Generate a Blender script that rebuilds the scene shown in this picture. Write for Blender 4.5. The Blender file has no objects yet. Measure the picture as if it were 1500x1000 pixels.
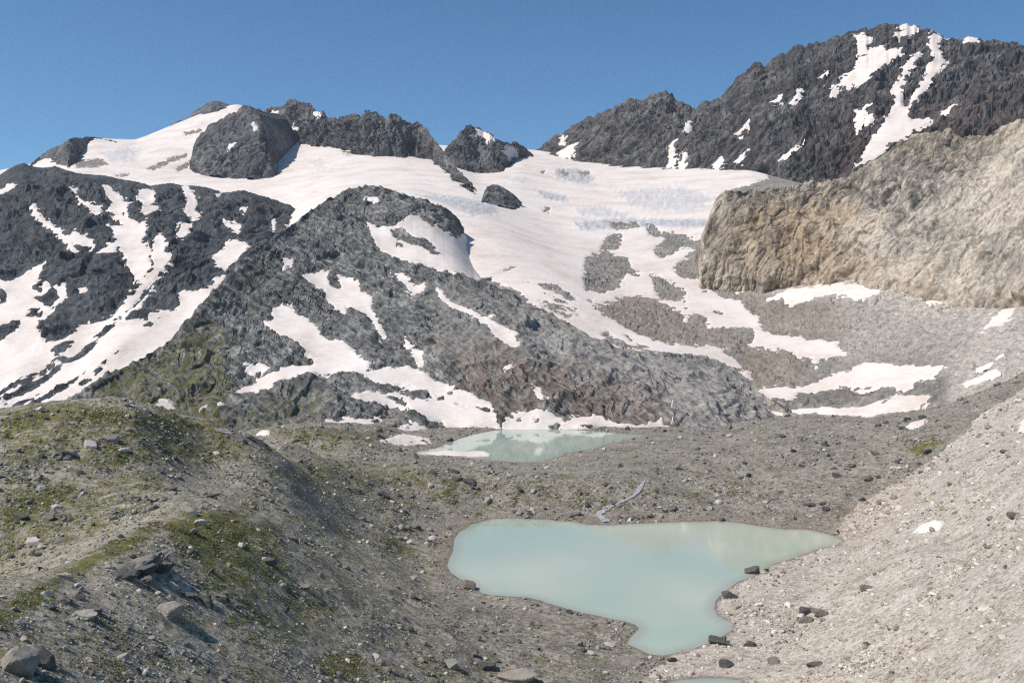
import bpy, math, random
import numpy as np
from mathutils import Vector

S = bpy.context.scene
COL = S.collection
# ------------------------------------------------------------------ camera, world, sun, exposure
F = 1353.0                       # focal length in photo pixels (1500 px wide)
HC = 90.0                        # the viewpoint stands 90 m above the lower lake
TH = math.atan((500 - 430) / F)  # downward pitch
cam_d = bpy.data.cameras.new('camera'); cam = bpy.data.objects.new('camera', cam_d); COL.objects.link(cam)
cam.location = (0, 0, HC); cam.rotation_euler = (math.pi / 2 - TH, 0, 0)
cam_d.sensor_width = 36; cam_d.lens = 36 * F / 1500
cam_d.clip_start = 0.5; cam_d.clip_end = 30000
S.camera = cam

SUN_DIR = Vector((-0.61, -0.17, 0.78)).normalized()      # towards the sun
SUN_EL = math.asin(SUN_DIR.z)
SUN_AZ = math.atan2(SUN_DIR.x, SUN_DIR.y)
w = bpy.data.worlds.new('World'); S.world = w; w.use_nodes = True
nt = w.node_tree; nt.nodes.clear()
sk = nt.nodes.new('ShaderNodeTexSky'); sk.sky_type = 'NISHITA'; sk.sun_disc = False
sk.sun_elevation = SUN_EL; sk.sun_rotation = SUN_AZ
sk.altitude = 2600; sk.air_density = 1.0; sk.dust_density = 0.4; sk.ozone_density = 6.0
bg = nt.nodes.new('ShaderNodeBackground'); bg.inputs['Strength'].default_value = 0.108
ow = nt.nodes.new('ShaderNodeOutputWorld')
hs_ = nt.nodes.new('ShaderNodeHueSaturation'); hs_.inputs['Saturation'].default_value = 1.10; hs_.inputs['Hue'].default_value = 0.492
nt.links.new(sk.outputs[0], hs_.inputs['Color']); nt.links.new(hs_.outputs[0], bg.inputs[0]); nt.links.new(bg.outputs[0], ow.inputs[0])
sl = bpy.data.lights.new('sun', 'SUN'); sun = bpy.data.objects.new('sun', sl); COL.objects.link(sun)
sl.energy = 4.2; sl.angle = math.radians(0.5); sl.color = (1.0, 0.94, 0.865)
sun.rotation_euler = SUN_DIR.to_track_quat('Z', 'Y').to_euler(); sun.location = (-300, 0, 600)
S.view_settings.view_transform = 'Standard'; S.view_settings.look = 'None'
S.view_settings.exposure = 0.09; S.view_settings.gamma = 1.0
S.view_settings.use_curve_mapping = False
S.cycles.use_adaptive_sampling = False
S.cycles.max_bounces = 5; S.cycles.volume_bounces = 1
HAZE_DENSITY = 0.000024
S.cycles.use_denoising = False                           # a little grain keeps the rubble crisp
S.cycles.pixel_filter_type = 'BLACKMAN_HARRIS'; S.cycles.filter_width = 1.25

# ------------------------------------------------------------------ maths helpers
CT, ST = math.cos(TH), math.sin(TH)
rng = np.random.default_rng(7)
random.seed(5)

def unproj(px, py, d):
    """point at forward distance d that the photograph shows at pixel px, py (used to survey the place)"""
    px = np.asarray(px, float); py = np.asarray(py, float); d = np.asarray(d, float)
    u = (px - 750) / F; v = -(py - 500) / F
    s = d / (CT + v * ST)
    return np.stack([s * u, d + 0 * s, HC + s * (v * CT - ST)], -1)

def on_plane(px, py, z):
    px = np.asarray(px, float); py = np.asarray(py, float)
    u = (px - 750) / F; v = -(py - 500) / F
    s = (z - HC) / (v * CT - ST)
    return np.stack([s * u, s * (CT + v * ST), 0 * s + z], -1)

def proj(P):
    x = P[..., 0]; y = P[..., 1]; z = P[..., 2] - HC
    f = y * CT - z * ST; up = y * ST + z * CT
    f = np.maximum(f, 1.0)
    return 750 + F * x / f, 500 - F * up / f

PERM = np.random.default_rng(3).permutation(256).astype(np.int32)
PERM2 = np.concatenate([PERM, PERM, PERM])
G3 = np.random.default_rng(4).normal(size=(256, 3)).astype(np.float32)
G3 /= np.linalg.norm(G3, axis=1, keepdims=True)

def perlin(p):
    p = np.asarray(p, np.float32)
    sh = p.shape[:-1]; p = p.reshape(-1, 3)
    i = np.floor(p).astype(np.int32); f = p - i; i &= 255
    u = f * f * f * (f * (f * 6 - 15) + 10)
    out = 0
    for dx in (0, 1):
        wx = u[:, 0] if dx else 1 - u[:, 0]
        a = PERM2[i[:, 0] + dx]
        for dy in (0, 1):
            wy = u[:, 1] if dy else 1 - u[:, 1]
            b = PERM2[a + i[:, 1] + dy]
            for dz in (0, 1):
                wz = u[:, 2] if dz else 1 - u[:, 2]
                g = G3[PERM2[b + i[:, 2] + dz]]
                out = out + wx * wy * wz * (g[:, 0] * (f[:, 0] - dx) + g[:, 1] * (f[:, 1] - dy) + g[:, 2] * (f[:, 2] - dz))
    return (out * 1.5).reshape(sh)

def fbm(p, octv=4, gain=0.5, lac=2.07):
    a = 1.0; s = 0; p = np.asarray(p, np.float32)
    for k in range(octv):
        s = s + a * perlin(p + 17.3 * k); a *= gain; p = p * lac
    return s

def ridged(p, octv=4, gain=0.5, lac=2.11):
    a = 1.0; s = 0; p = np.asarray(p, np.float32)
    for k in range(octv):
        n = 1 - 2 * np.abs(perlin(p + 9.7 * k)) * 1.25
        s = s + a * (n - 0.42); a *= gain; p = p * lac
    return s

def facet(p):
    """broken rock: every Voronoi cell is one tilted plane, cells meet in sharp edges and small steps"""
    p = np.asarray(p, np.float32); sh = p.shape[:-1]; p = p.reshape(-1, 3)
    i = np.floor(p).astype(np.int32); f = p - i
    o0 = np.where(f > 0.5, 0, -1).astype(np.int32)
    den = np.full(len(p), 1e-9, np.float32); val = np.zeros(len(p), np.float32)
    for dx in (0, 1):
        for dy in (0, 1):
            for dz in (0, 1):
                o = o0 + np.array([dx, dy, dz], np.int32); c = (i + o) & 255
                h = PERM2[PERM2[PERM2[c[:, 0]] + c[:, 1]] + c[:, 2]]
                j = G3[h] * 0.38 + 0.5
                r = f - o - j
                d = (r * r).sum(1)
                g = G3[(h * 7 + 13) & 255]
                v = (g * r).sum(1) * 0.9 + G3[(h * 5 + 71) & 255][:, 0] * 0.28
                e = np.exp(-40.0 * d); den += e; val += e * v             # a short ramp instead of a step where cells meet
    return (val / den).reshape(sh)

def sstep(a, b, x):
    t = np.clip((x - a) / (b - a), 0, 1); return t * t * (3 - 2 * t)

def sdf(poly, X, Y, lim=14.0):
    """signed distance in polygon units, positive inside, clipped at +-lim"""
    sh = X.shape; x = X.ravel(); y = Y.ravel()
    out = np.full(x.shape, -lim, np.float32)
    q = np.asarray(poly, float)
    m = (x > q[:, 0].min() - lim) & (x < q[:, 0].max() + lim) & (y > q[:, 1].min() - lim) & (y < q[:, 1].max() + lim)
    if not m.any(): return out.reshape(sh)
    xs = x[m]; ys = y[m]
    d2 = np.full(xs.shape, 1e18); ins = np.zeros(xs.shape, bool)
    n = len(q)
    for a in range(n):
        x0, y0 = q[a]; x1, y1 = q[(a + 1) % n]
        ex, ey = x1 - x0, y1 - y0
        t = np.clip(((xs - x0) * ex + (ys - y0) * ey) / (ex * ex + ey * ey + 1e-9), 0, 1)
        d2 = np.minimum(d2, (xs - x0 - t * ex) ** 2 + (ys - y0 - t * ey) ** 2)
        c = (y0 > ys) != (y1 > ys)
        ins ^= c & (xs < (x1 - x0) * (ys - y0) / (y1 - y0 + 1e-12) + x0)
    d = np.sqrt(d2); out[m] = np.clip(np.where(ins, d, -d), -lim, lim)
    return out.reshape(sh)

# ------------------------------------------------------------------ mesh helpers
def raw_mesh(name, V, Q, smooth=False, attrs=None):
    me = bpy.data.meshes.new(name)
    k = Q.shape[1]
    me.vertices.add(len(V)); me.vertices.foreach_set('co', np.asarray(V, np.float32).ravel())
    me.loops.add(Q.size); me.loops.foreach_set('vertex_index', Q.astype(np.int32).ravel())
    me.polygons.add(len(Q))
    me.polygons.foreach_set('loop_start', np.arange(0, Q.size, k, dtype=np.int32))
    try: me.polygons.foreach_set('loop_total', np.full(len(Q), k, np.int32))
    except Exception: pass
    me.update(calc_edges=True)
    me.polygons.foreach_set('use_smooth', np.full(len(Q), bool(smooth)))
    for n, a in (attrs or {}).items():
        at = me.attributes.new(n, 'FLOAT', 'POINT'); at.data.foreach_set('value', np.asarray(a, np.float32).ravel())
    return me

def grid_faces(R, C):
    i = np.arange(R * C).reshape(R, C)
    return np.stack([i[:-1, :-1], i[:-1, 1:], i[1:, 1:], i[1:, :-1]], -1)     # (R-1,C-1,4)

def sub_mesh(name, V, Q, smooth, attrs):
    used = np.unique(Q); mp = np.full(len(V), -1, np.int64); mp[used] = np.arange(len(used))
    return raw_mesh(name, V[used], mp[Q], smooth, {k: a.ravel()[used] for k, a in attrs.items()})

def link(name, me, mat=None, parent=None, label=None, cat=None, kind=None, group=None):
    o = bpy.data.objects.new(name, me); COL.objects.link(o)
    if mat is not None and me is not None and not me.materials: me.materials.append(mat)
    if parent is not None: o.parent = parent
    if label: o['label'] = label
    if cat: o['category'] = cat
    if kind: o['kind'] = kind
    if group: o['group'] = group
    return o

def normals(P):
    du = np.gradient(P, axis=1); dv = np.gradient(P, axis=0)
    n = np.cross(du, dv); n /= np.linalg.norm(n, axis=-1, keepdims=True) + 1e-9
    return n

# ------------------------------------------------------------------ materials
class NT:
    def __init__(s, name):
        s.m = bpy.data.materials.new(name); s.m.use_nodes = True
        s.t = s.m.node_tree; s.t.nodes.clear()
    def n(s, t, **kw):
        nd = s.t.nodes.new(t)
        for k, v in kw.items(): setattr(nd, k, v)
        return nd
    def l(s, a, b): s.t.links.new(a, b)
    def noise(s, vec, scale, detail=6, rough=0.6, dist=0.0):
        nd = s.n('ShaderNodeTexNoise'); s.l(vec, nd.inputs['Vector'])
        nd.inputs['Scale'].default_value = scale; nd.inputs['Detail'].default_value = detail
        nd.inputs['Roughness'].default_value = rough; nd.inputs['Distortion'].default_value = dist
        return nd.outputs['Fac']
    def ramp(s, fac, stops):
        nd = s.n('ShaderNodeValToRGB'); s.l(fac, nd.inputs['Fac'])
        e = nd.color_ramp.elements
        while len(e) < len(stops): e.new(0.5)
        for q, (p, c) in zip(e, stops):
            q.position = p; q.color = (*c, 1) if len(c) == 3 else c
        return nd.outputs['Color']
    def math(s, op, a, b=None, clamp=False):
        nd = s.n('ShaderNodeMath', operation=op); nd.use_clamp = clamp
        for i, q in enumerate((a, b)):
            if q is None: continue
            if isinstance(q, (int, float)): nd.inputs[i].default_value = q
            else: s.l(q, nd.inputs[i])
        return nd.outputs[0]
    def mix(s, fac, a, b, blend='MIX'):
        nd = s.n('ShaderNodeMix', data_type='RGBA', blend_type=blend)
        if isinstance(fac, (int, float)): nd.inputs[0].default_value = fac
        else: s.l(fac, nd.inputs[0])
        for i, q in ((6, a), (7, b)):
            if isinstance(q, tuple): nd.inputs[i].default_value = (*q, 1)
            else: s.l(q, nd.inputs[i])
        return nd.outputs[2]
    def attr(s, name):
        nd = s.n('ShaderNodeAttribute', attribute_name=name); return nd.outputs['Fac']
    def coords(s, scale=(1, 1, 1), rot=(0, 0, 0)):
        tc = s.n('ShaderNodeTexCoord'); mp = s.n('ShaderNodeMapping')
        s.l(tc.outputs['Object'], mp.inputs['Vector'])
        mp.vector_type = 'TEXTURE'; mp.inputs['Scale'].default_value = tuple(1 / v for v in scale); mp.inputs['Rotation'].default_value = rot
        return mp.outputs['Vector']
    def out(s, color, rough=0.9, bumps=(), spec=0.25):
        b = s.n('ShaderNodeBsdfPrincipled'); o = s.n('ShaderNodeOutputMaterial')
        if isinstance(color, tuple): b.inputs['Base Color'].default_value = (*color, 1)
        else: s.l(color, b.inputs['Base Color'])
        b.inputs['Roughness'].default_value = rough
        b.inputs['Specular IOR Level'].default_value = spec
        prev = None
        for h, strength, dist in bumps:
            bp = s.n('ShaderNodeBump'); bp.inputs['Strength'].default_value = strength
            bp.inputs['Distance'].default_value = dist; s.l(h, bp.inputs['Height'])
            if prev is not None: s.l(prev, bp.inputs['Normal'])
            prev = bp.outputs['Normal']
        if prev is not None: s.l(prev, b.inputs['Normal'])
        s.l(b.outputs[0], o.inputs[0])
        return s.m

def rock_mat(name, dark, mid, light, px_m, ochre=(0.25, 0.15, 0.08), pale=(0.42, 0.38, 0.33),
             grass=(0.118, 0.118, 0.046), stretch=(1, 1, 1), rot=(0, 0, 0), bump=0.8, lim=(0.36, 0.50, 0.64), bands=0.0):
    """px_m: metres that one photo pixel covers there, so that grain has the right real size"""
    g = NT(name); c = g.coords(); cs = g.coords(stretch, rot)
    big = g.noise(c, 1 / (70 * px_m), 5, 0.6, 0.4)
    med = g.noise(cs, 1 / (14 * px_m), 6, 0.68, 0.6)
    fine = g.noise(cs, 1 / (4.2 * px_m), 4, 0.7)
    mixv = g.math('ADD', g.math('MULTIPLY', big, 0.35), g.math('ADD', g.math('MULTIPLY', med, 0.40), g.math('MULTIPLY', fine, 0.25)))
    col = g.ramp(mixv, [(lim[0], dark), (lim[1], mid), (lim[2], light)])
    if bands:                                                             # bedding: bands of paler and darker rock along the strata
        cb = g.coords((stretch[0] * 0.45, stretch[1] * 0.6, stretch[2] * 1.1), rot)
        bn = g.ramp(g.noise(cb, 1 / (6.0 * px_m), 4, 0.6, 0.25), [(0.38, (0.42,) * 3), (0.50, (1.0,) * 3), (0.60, (1.6, 1.57, 1.5))])
        col = g.mix(bands, col, g.mix(1.0, col, bn, 'MULTIPLY'))
    # iron stains, pale dust and turf follow zone masks broken up by noise
    oz = g.math('MULTIPLY', g.attr('ochre'), g.ramp(g.noise(cs, 1 / (11 * px_m), 6, 0.7, 0.8), [(0.40, (0, 0, 0)), (0.60, (1, 1, 1))]), True)
    col = g.mix(oz, col, g.ramp(fine, [(0.35, tuple(v * 0.55 for v in ochre)), (0.62, tuple(min(1, v * 1.3) for v in ochre))]))
    pz = g.math('MULTIPLY', g.attr('pale'), g.ramp(g.noise(cs, 1 / (9 * px_m), 6, 0.7, 0.5), [(0.34, (0.15,) * 3), (0.58, (1, 1, 1))]), True)
    col = g.mix(pz, col, g.ramp(fine, [(0.33, tuple(v * 0.6 for v in pale)), (0.62, tuple(min(1, v * 1.18) for v in pale))]))
    dz = g.math('MULTIPLY', g.attr('dark'), g.ramp(g.noise(cs, 1 / (13 * px_m), 6, 0.7, 0.6), [(0.38, (0, 0, 0)), (0.56, (1, 1, 1))]), True)
    col = g.mix(dz, col, g.ramp(fine, [(0.35, (0.05, 0.047, 0.042)), (0.62, (0.16, 0.15, 0.135))]))
    gn = g.noise(c, 1 / (10 * px_m), 7, 0.72, 0.3)
    gz = g.ramp(g.math('ADD', g.attr('grass'), g.math('MULTIPLY', g.math('SUBTRACT', gn, 0.5), 1.9)), [(0.45, (0, 0, 0)), (0.66, (1, 1, 1))])
    gcol = g.ramp(g.noise(c, 1 / (17 * px_m), 6, 0.7), [(0.34, tuple(v * 0.55 for v in grass)), (0.5, grass), (0.64, (grass[0] * 1.5, grass[1] * 1.12, grass[2] * 1.3))])
    col = g.mix(g.math('MULTIPLY', gz, 0.9), col, gcol)
    return g.out(col, 0.92, [(med, bump, 5 * px_m), (fine, bump, 2.2 * px_m)])

def snow_mat(name, px_m, tint=(0.80, 0.716, 0.648), ice=(0.40, 0.418, 0.432)):
    g = NT(name); c = g.coords(); cs = g.coords((1, 1, 3.5))
    a = g.noise(c, 1 / (60 * px_m), 6, 0.62, 0.4); b = g.noise(cs, 1 / (9 * px_m), 6, 0.7, 0.6)
    f = g.noise(c, 1 / (3 * px_m), 3, 0.6)
    dust = g.math('ADD', g.math('MULTIPLY', a, 0.6), g.math('MULTIPLY', b, 0.4))
    col = g.ramp(dust, [(0.34, (tint[0] * 0.78, tint[1] * 0.73, tint[2] * 0.70)), (0.52, tint), (0.66, (0.85, 0.79, 0.735))])
    iz = g.ramp(g.math('ADD', g.attr('ice'), g.math('MULTIPLY', g.math('SUBTRACT', b, 0.5), 2.6)), [(0.50, (0, 0, 0)), (0.85, (1, 1, 1))])
    col = g.mix(g.math('MULTIPLY', iz, 0.85), col, g.ramp(b, [(0.38, tuple(v * 0.42 for v in ice)), (0.50, ice), (0.60, tuple(v * 1.55 for v in ice))]))
    return g.out(col, 0.75, [(b, 0.15, 2 * px_m), (f, 0.2, 0.6 * px_m)], 0.3)

# ------------------------------------------------------------------ lofted mountain sheets
def curve_at(curve, cols):
    c = np.array(curve, float)
    py = np.interp(cols, c[:, 0], c[:, 1])
    if c.shape[1] == 3: return py, np.interp(cols, c[:, 0], c[:, 2])
    return py, None

def loft(curves, px0, px1, dpx, rowpx, back=(220, -60), soft_sig=None):
    cols = np.arange(px0, px1 + dpx, dpx)
    K = []
    PYs = []
    def soft(v, sig):
        r = int(3 * sig / dpx) + 1; kx = np.exp(-0.5 * (np.arange(-r, r + 1) * dpx / sig) ** 2); kx /= kx.sum()
        return np.convolve(np.pad(v, r, mode='reflect', reflect_type='odd'), kx, mode='valid')
    for k, c in enumerate(curves):
        py, d = curve_at(c, cols)
        d = soft(d, soft_sig or min(26.0, (px1 - px0) / 14))
        if k < len(curves) - 1 and px1 - px0 > 300: py = soft(py, 0.8 * soft_sig if soft_sig else 16.0)
        elif soft_sig and soft_sig > 20: py = soft(py, 7.0)
        K.append(unproj(cols, py, d)); PYs.append(py)
    K = np.array(K)
    rows = []; hid = []
    n = len(K)
    for k in range(n - 1):
        p0 = K[max(k - 1, 0)]; p1 = K[k]; p2 = K[k + 1]; p3 = K[min(k + 2, n - 1)]
        if k == 0: p0 = 2 * p1 - p2
        if k + 2 > n - 1: p3 = 2 * p2 - p1
        m = max(4, int(np.percentile(np.abs(PYs[k] - PYs[k + 1]), 88) / rowpx) + 2)
        l1 = np.linalg.norm(p2 - p1, axis=-1, keepdims=True)
        m1 = (p2 - p0) * l1 / (l1 + np.linalg.norm(p1 - p0, axis=-1, keepdims=True) + 1e-6)
        m2 = (p3 - p1) * l1 / (l1 + np.linalg.norm(p3 - p2, axis=-1, keepdims=True) + 1e-6)
        for t in np.arange(m) / m:
            h = 0.75
            a = 2 * t**3 - 3 * t**2 + 1; b = t**3 - 2 * t**2 + t; c_ = -2 * t**3 + 3 * t**2; e = t**3 - t**2
            rows.append(a * p1 + h * b * m1 + c_ * p2 + h * e * m2); hid.append(k + t)
    rows.append(K[-1]); hid.append(n - 1.0)
    if back:                                     # the far side falls away behind the crest
        for q in (0.05, 0.2, 0.5, 1.0):
            rows.append(K[-1] + np.array([0, back[0] * q, back[1] * (q ** 1.3)])); hid.append(n - 1 + q)
    return np.array(rows), np.array(hid), cols

def blur2(A, n):
    for ax in (0, 1):
        k = np.ones(2 * n + 1) / (2 * n + 1)
        for _ in range(2):
            B = np.pad(A, [(n, n) if a == ax else (0, 0) for a in (0, 1)], mode='edge')
            c = np.cumsum(B, axis=ax); z = np.zeros_like(np.take(c, [0], ax)); c = np.concatenate([z, c], ax)
            lo = np.take(c, np.arange(A.shape[ax]), ax); hi_ = np.take(c, np.arange(A.shape[ax]) + 2 * n + 1, ax)
            A = (hi_ - lo) / (2 * n + 1)
    return A

def blur_rows(P, n):
    for _ in range(n):
        Q = P.copy(); Q[1:-1] = 0.25 * P[:-2] + 0.5 * P[1:-1] + 0.25 * P[2:]; P = Q
    return P

def build_sheet(name, curves, px0, px1, mat, smat, low, high, dpx=1.8, rowpx=1.8, back=(220, -60), snow=(), rocks=(),
                zones=None, edge=3.0, thick=2.2, label=None, main_snow=None, crest_keep=0.35, side_fade=0, seed=0, soft_sig=None, gully=0.0, ease=0.0):
    P, hid, cols = loft(curves, px0, px1, dpx, rowpx, back, soft_sig)
    R, C, _ = P.shape
    N = normals(P)
    vis = len(curves) - 1.0
    tr = np.clip((vis - hid) / 0.5, 0, 1)
    taper = (crest_keep + (1 - crest_keep) * tr)[:, None] * np.ones((1, C))
    X, Y = proj(P)
    pm = P[..., 1] / F                                                    # metres per photo pixel
    lt = (0.10 + 0.90 * tr)[:, None] * np.ones((1, C))
    L = low(P + seed * 31.7, pm) * lt; H = high(P + seed * 31.7, pm) * taper
    if ease: H = (1 - ease) * H + ease * blur2(H, 1)
    if side_fade:
        e = np.minimum(np.arange(C), np.arange(C)[::-1]) * dpx
        H *= np.clip(e / side_fade, 0.1, 1)[None]; L *= np.clip(e / side_fade, 0.1, 1)[None]
    X, Y = proj(P)
    if len(snow):                                                         # snow fills the ground smoothly
        a0 = np.full((R, C), -14.0); k0 = np.full((R, C), -14.0)
        for q in snow: a0 = np.maximum(a0, sdf(q, X, Y))
        for q in rocks: k0 = np.maximum(k0, sdf(q, X, Y))
        wS = sstep(-9, 7, np.minimum(a0, -k0))
        L = L * (1 - wS) + blur2(L, 9) * wS
        L = L * (1 - wS) + blur2(L, 3) * wS - gully * pm * blur2(wS, 3)
    PL = P + N * L[..., None]
    en = fbm(PL / (8.5 * pm.mean()), 4, 0.6) * edge * 0.85
    allsd = np.full((R, C), -14.0); own = np.full((R, C), -1)
    rk = np.full((R, C), -14.0)
    for q in rocks: rk = np.maximum(rk, sdf(q, X, Y))
    for i, q in enumerate(snow):
        sd = sdf(q, X, Y)
        own = np.where(sd > allsd, i, own); allsd = np.maximum(allsd, sd)
    sd = np.minimum(allsd, -rk) + en
    Sx = sstep(-3, 3, sd)
    rockP = PL + N * (H * (1 - 0.9 * Sx) - 1.6 * thick * pm * sstep(0, 5, sd))[..., None]
    attrs = {}
    for zn in ('ochre', 'pale', 'grass', 'dark'):
        z = np.zeros((R, C), np.float32)
        for poly, soft, val in (zones or {}).get(zn, ()):
            z = np.maximum(z, val * sstep(-soft, soft * 0.6, sdf(poly, X, Y, soft * 1.3 + 1)))
        attrs[zn] = z
    Q = grid_faces(R, C)
    keep = np.ones(Q.shape[:2], bool)
    if len(snow):                                                         # rock deep under snow is not built
        c4 = lambda A: np.minimum(np.minimum(A[:-1, :-1], A[1:, :-1]), np.minimum(A[:-1, 1:], A[1:, 1:]))
        keep = ~(c4(sd) > 8)
    me = sub_mesh(name, rockP.reshape(-1, 3), Q[keep].reshape(-1, 4), False, attrs)
    o = link(name, me, mat, kind='structure', label=label)
    objs = []
    if len(snow):
        mx = lambda A: np.maximum(np.maximum(A[:-1, :-1], A[1:, :-1]), np.maximum(A[:-1, 1:], A[1:, 1:]))
        fs = mx(sd) > -3.0
        ice = np.zeros((R, C), np.float32)
        for poly, soft, val in (zones or {}).get('ice', ()):
            ice = np.maximum(ice, val * sstep(-soft, soft * 0.6, sdf(poly, X, Y, soft * 1.3 + 1)))
        sn = fbm(PL / (26 * pm.mean()), 4, 0.5)
        rough = ice * (facet(P / pm.mean() / np.array([13.0, 13.0, 3.0])) * 2.6 + fbm(P / (6 * pm.mean()) * np.array([1, 1, 2.5]), 3, 0.6) * 0.5)
        off = thick * pm * np.clip(sd / 2.2, -1.8, 0.8) + pm * sn * 0.22 * Sx + pm * rough + 0.05 * H * Sx
        sP = PL + N * off[..., None]
        fo = own[:-1, :-1]
        for i in range(len(snow)):
            m = fs & (fo == i)
            if m.sum() < 3: continue
            big = main_snow is not None and i == main_snow[1]
            nm = main_snow[0] if big else 'snow_patch'
            me = sub_mesh(nm, sP.reshape(-1, 3), Q[m].reshape(-1, 4), True, {'ice': ice})
            so = link(nm, me, smat, parent=None if big else o, kind='structure' if big else None,
                      label=main_snow[2] if big else None)
            objs.append(so)
    return o, objs, P

def mk_low(scale_px, amp_px, octv=3, zs=0.5, kind='ridged', shear=0.0):
    fn = ridged if kind == 'ridged' else fbm
    def f(P, pm):
        m = float(pm.mean()); q = P / (scale_px * m)
        q = np.stack([q[..., 0] + shear * q[..., 2], q[..., 1], q[..., 2] * zs], -1)
        return (fn(q, octv, 0.5) * 0.7 + (0.9 * facet(q * 1.3 + 2.2) if kind == 'ridged' else 0)) * amp_px * m
    return f

def mk_high(scale_px, amp_px, zs=0.45, shear=0.0, warp=0.5, bed=None, bed_amp=0.0, fine=0.5, smooth=0.4, cracks=0.0, rw=0.5, xfade=None, f2=0.6):
    """craggy relief: ribs and gullies, tilted beds and broken rubble; some slopes stay smoother than others"""
    def f(P, pm):
        m = float(pm.mean()); q = P / (scale_px * m)
        q = q + warp * np.stack([perlin(q * 0.6), perlin(q * 0.6 + 5.2), perlin(q * 0.6 + 11.1)], -1)
        a = np.stack([q[..., 0] + shear * q[..., 2], q[..., 1], q[..., 2] * zs], -1)
        r = rw * ridged(a, 2, 0.45) + 1.25 * facet(a * 0.85 + 4.4) + f2 * facet(a * 2.0 + 8.8) + 0.6 * rw * ridged(a * 2.3 + 3.1, 2, 0.5)
        f1 = fbm(P / (scale_px * m) * 3.1 * np.array([1, 1, 0.8]), 3, 0.6)
        calm = sstep(-0.35, 0.35, fbm(P / (scale_px * m * 4.0) + 50, 3)) * (1 - smooth) + smooth
        out = r * calm + fine * f1 * (0.4 + 0.6 * calm)
        if bed is not None:
            h = (P @ np.array(bed[:3])) / (bed[3] * m) + 0.9 * fbm(P / (scale_px * m * 1.7) + 23, 3)
            for per, am in ((1.0, 1.0), (2.63, 0.55)):
                u = h * per; u = u - np.floor(u)
                st = np.where(u < 0.8, u / 0.8, (1 - u) / 0.2) - 0.5
                out = out + bed_amp * am * st * (0.25 + 0.75 * calm)
        if cracks:                                                        # deep narrow clefts between pillars
            k = np.stack([q[..., 0] * 0.9 + shear * q[..., 2] * 0.9, q[..., 1] * 0.9, q[..., 2] * 0.10], -1)
            n1 = perlin(k + 31.0); n2 = perlin(k * 2.2 + 77.0)
            out = out - cracks * (np.clip(1 - np.abs(n1) / 0.10, 0, 1) + 0.5 * np.clip(1 - np.abs(n2) / 0.12, 0, 1))
        if xfade: out = out * np.interp(P[..., 0] / P[..., 1] * F + 750, xfade[0], xfade[1])
        return out * amp_px * m
    return f

def C_(pxs, *rows):
    """curve from px stations with (py, d) pairs"""
    return [(p, r[0], r[1]) for p, r in zip(pxs, rows)]

def poly(*a): return [tuple(p) for p in a]

def teeth(c, amp, per, seed):
    """breaks a crest line into pinnacles and notches"""
    x = np.arange(c[0][0], c[-1][0] + 0.1, 1.0); q = np.array(c, float)
    y = np.interp(x, q[:, 0], q[:, 1]); d = np.interp(x, q[:, 0], q[:, 2])
    e = np.minimum(x - x[0], x[-1] - x) / 12
    n = np.stack([x / per, 0 * x + seed, 0 * x], -1)
    y = y + (fbm(n, 3, 0.6) * 0.8 - np.abs(facet(n * 1.4)) * 1.2 + 0.25) * amp * np.clip(e, 0, 1)
    return list(zip(x, y, d))

# ------------------------------------------------------------------ rock and snow materials
M_far = rock_mat('far_dark_rock', (0.040, 0.041, 0.046), (0.105, 0.104, 0.106), (0.235, 0.226, 0.216), 1.8, stretch=(1, 1, 0.35), bands=0.6, bump=0.3)
M_right = rock_mat('dark_schist', (0.028, 0.027, 0.029), (0.076, 0.072, 0.070), (0.21, 0.196, 0.182), 1.4,
                   ochre=(0.12, 0.07, 0.055), stretch=(0.4, 1, 1), rot=(0, -0.9, 0), bands=0.6, bump=0.3)
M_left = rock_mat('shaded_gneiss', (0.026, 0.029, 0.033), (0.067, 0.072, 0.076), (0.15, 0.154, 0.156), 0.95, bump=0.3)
M_mid = rock_mat('grey_slab_rock', (0.045, 0.046, 0.043), (0.145, 0.144, 0.136), (0.33, 0.322, 0.302), 0.55,
                 ochre=(0.235, 0.165, 0.12), pale=(0.38, 0.35, 0.32), stretch=(0.22, 0.8, 1.4), rot=(0, 0.6, 0), bands=0.75, bump=0.3)
M_cliff = rock_mat('pale_cliff_rock', (0.10, 0.082, 0.064), (0.34, 0.28, 0.212), (0.60, 0.52, 0.42), 0.62, lim=(0.41, 0.50, 0.60),
                   ochre=(0.44, 0.315, 0.19), pale=(0.56, 0.495, 0.415), stretch=(0.6, 1, 1), rot=(0, -1.15, 0), bands=0.25, bump=0.14)
M_basin = rock_mat('basin_rubble', (0.11, 0.104, 0.096), (0.25, 0.228, 0.20), (0.40, 0.37, 0.33), 0.55,
                   ochre=(0.30, 0.21, 0.13), pale=(0.54, 0.48, 0.415), bump=0.3)
M_snow_far = snow_mat('dusty_far_snow', 1.7)
M_snow_mid = snow_mat('dusty_snow', 0.7)
M_glacier = snow_mat('glacier_snow', 1.1)

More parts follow.
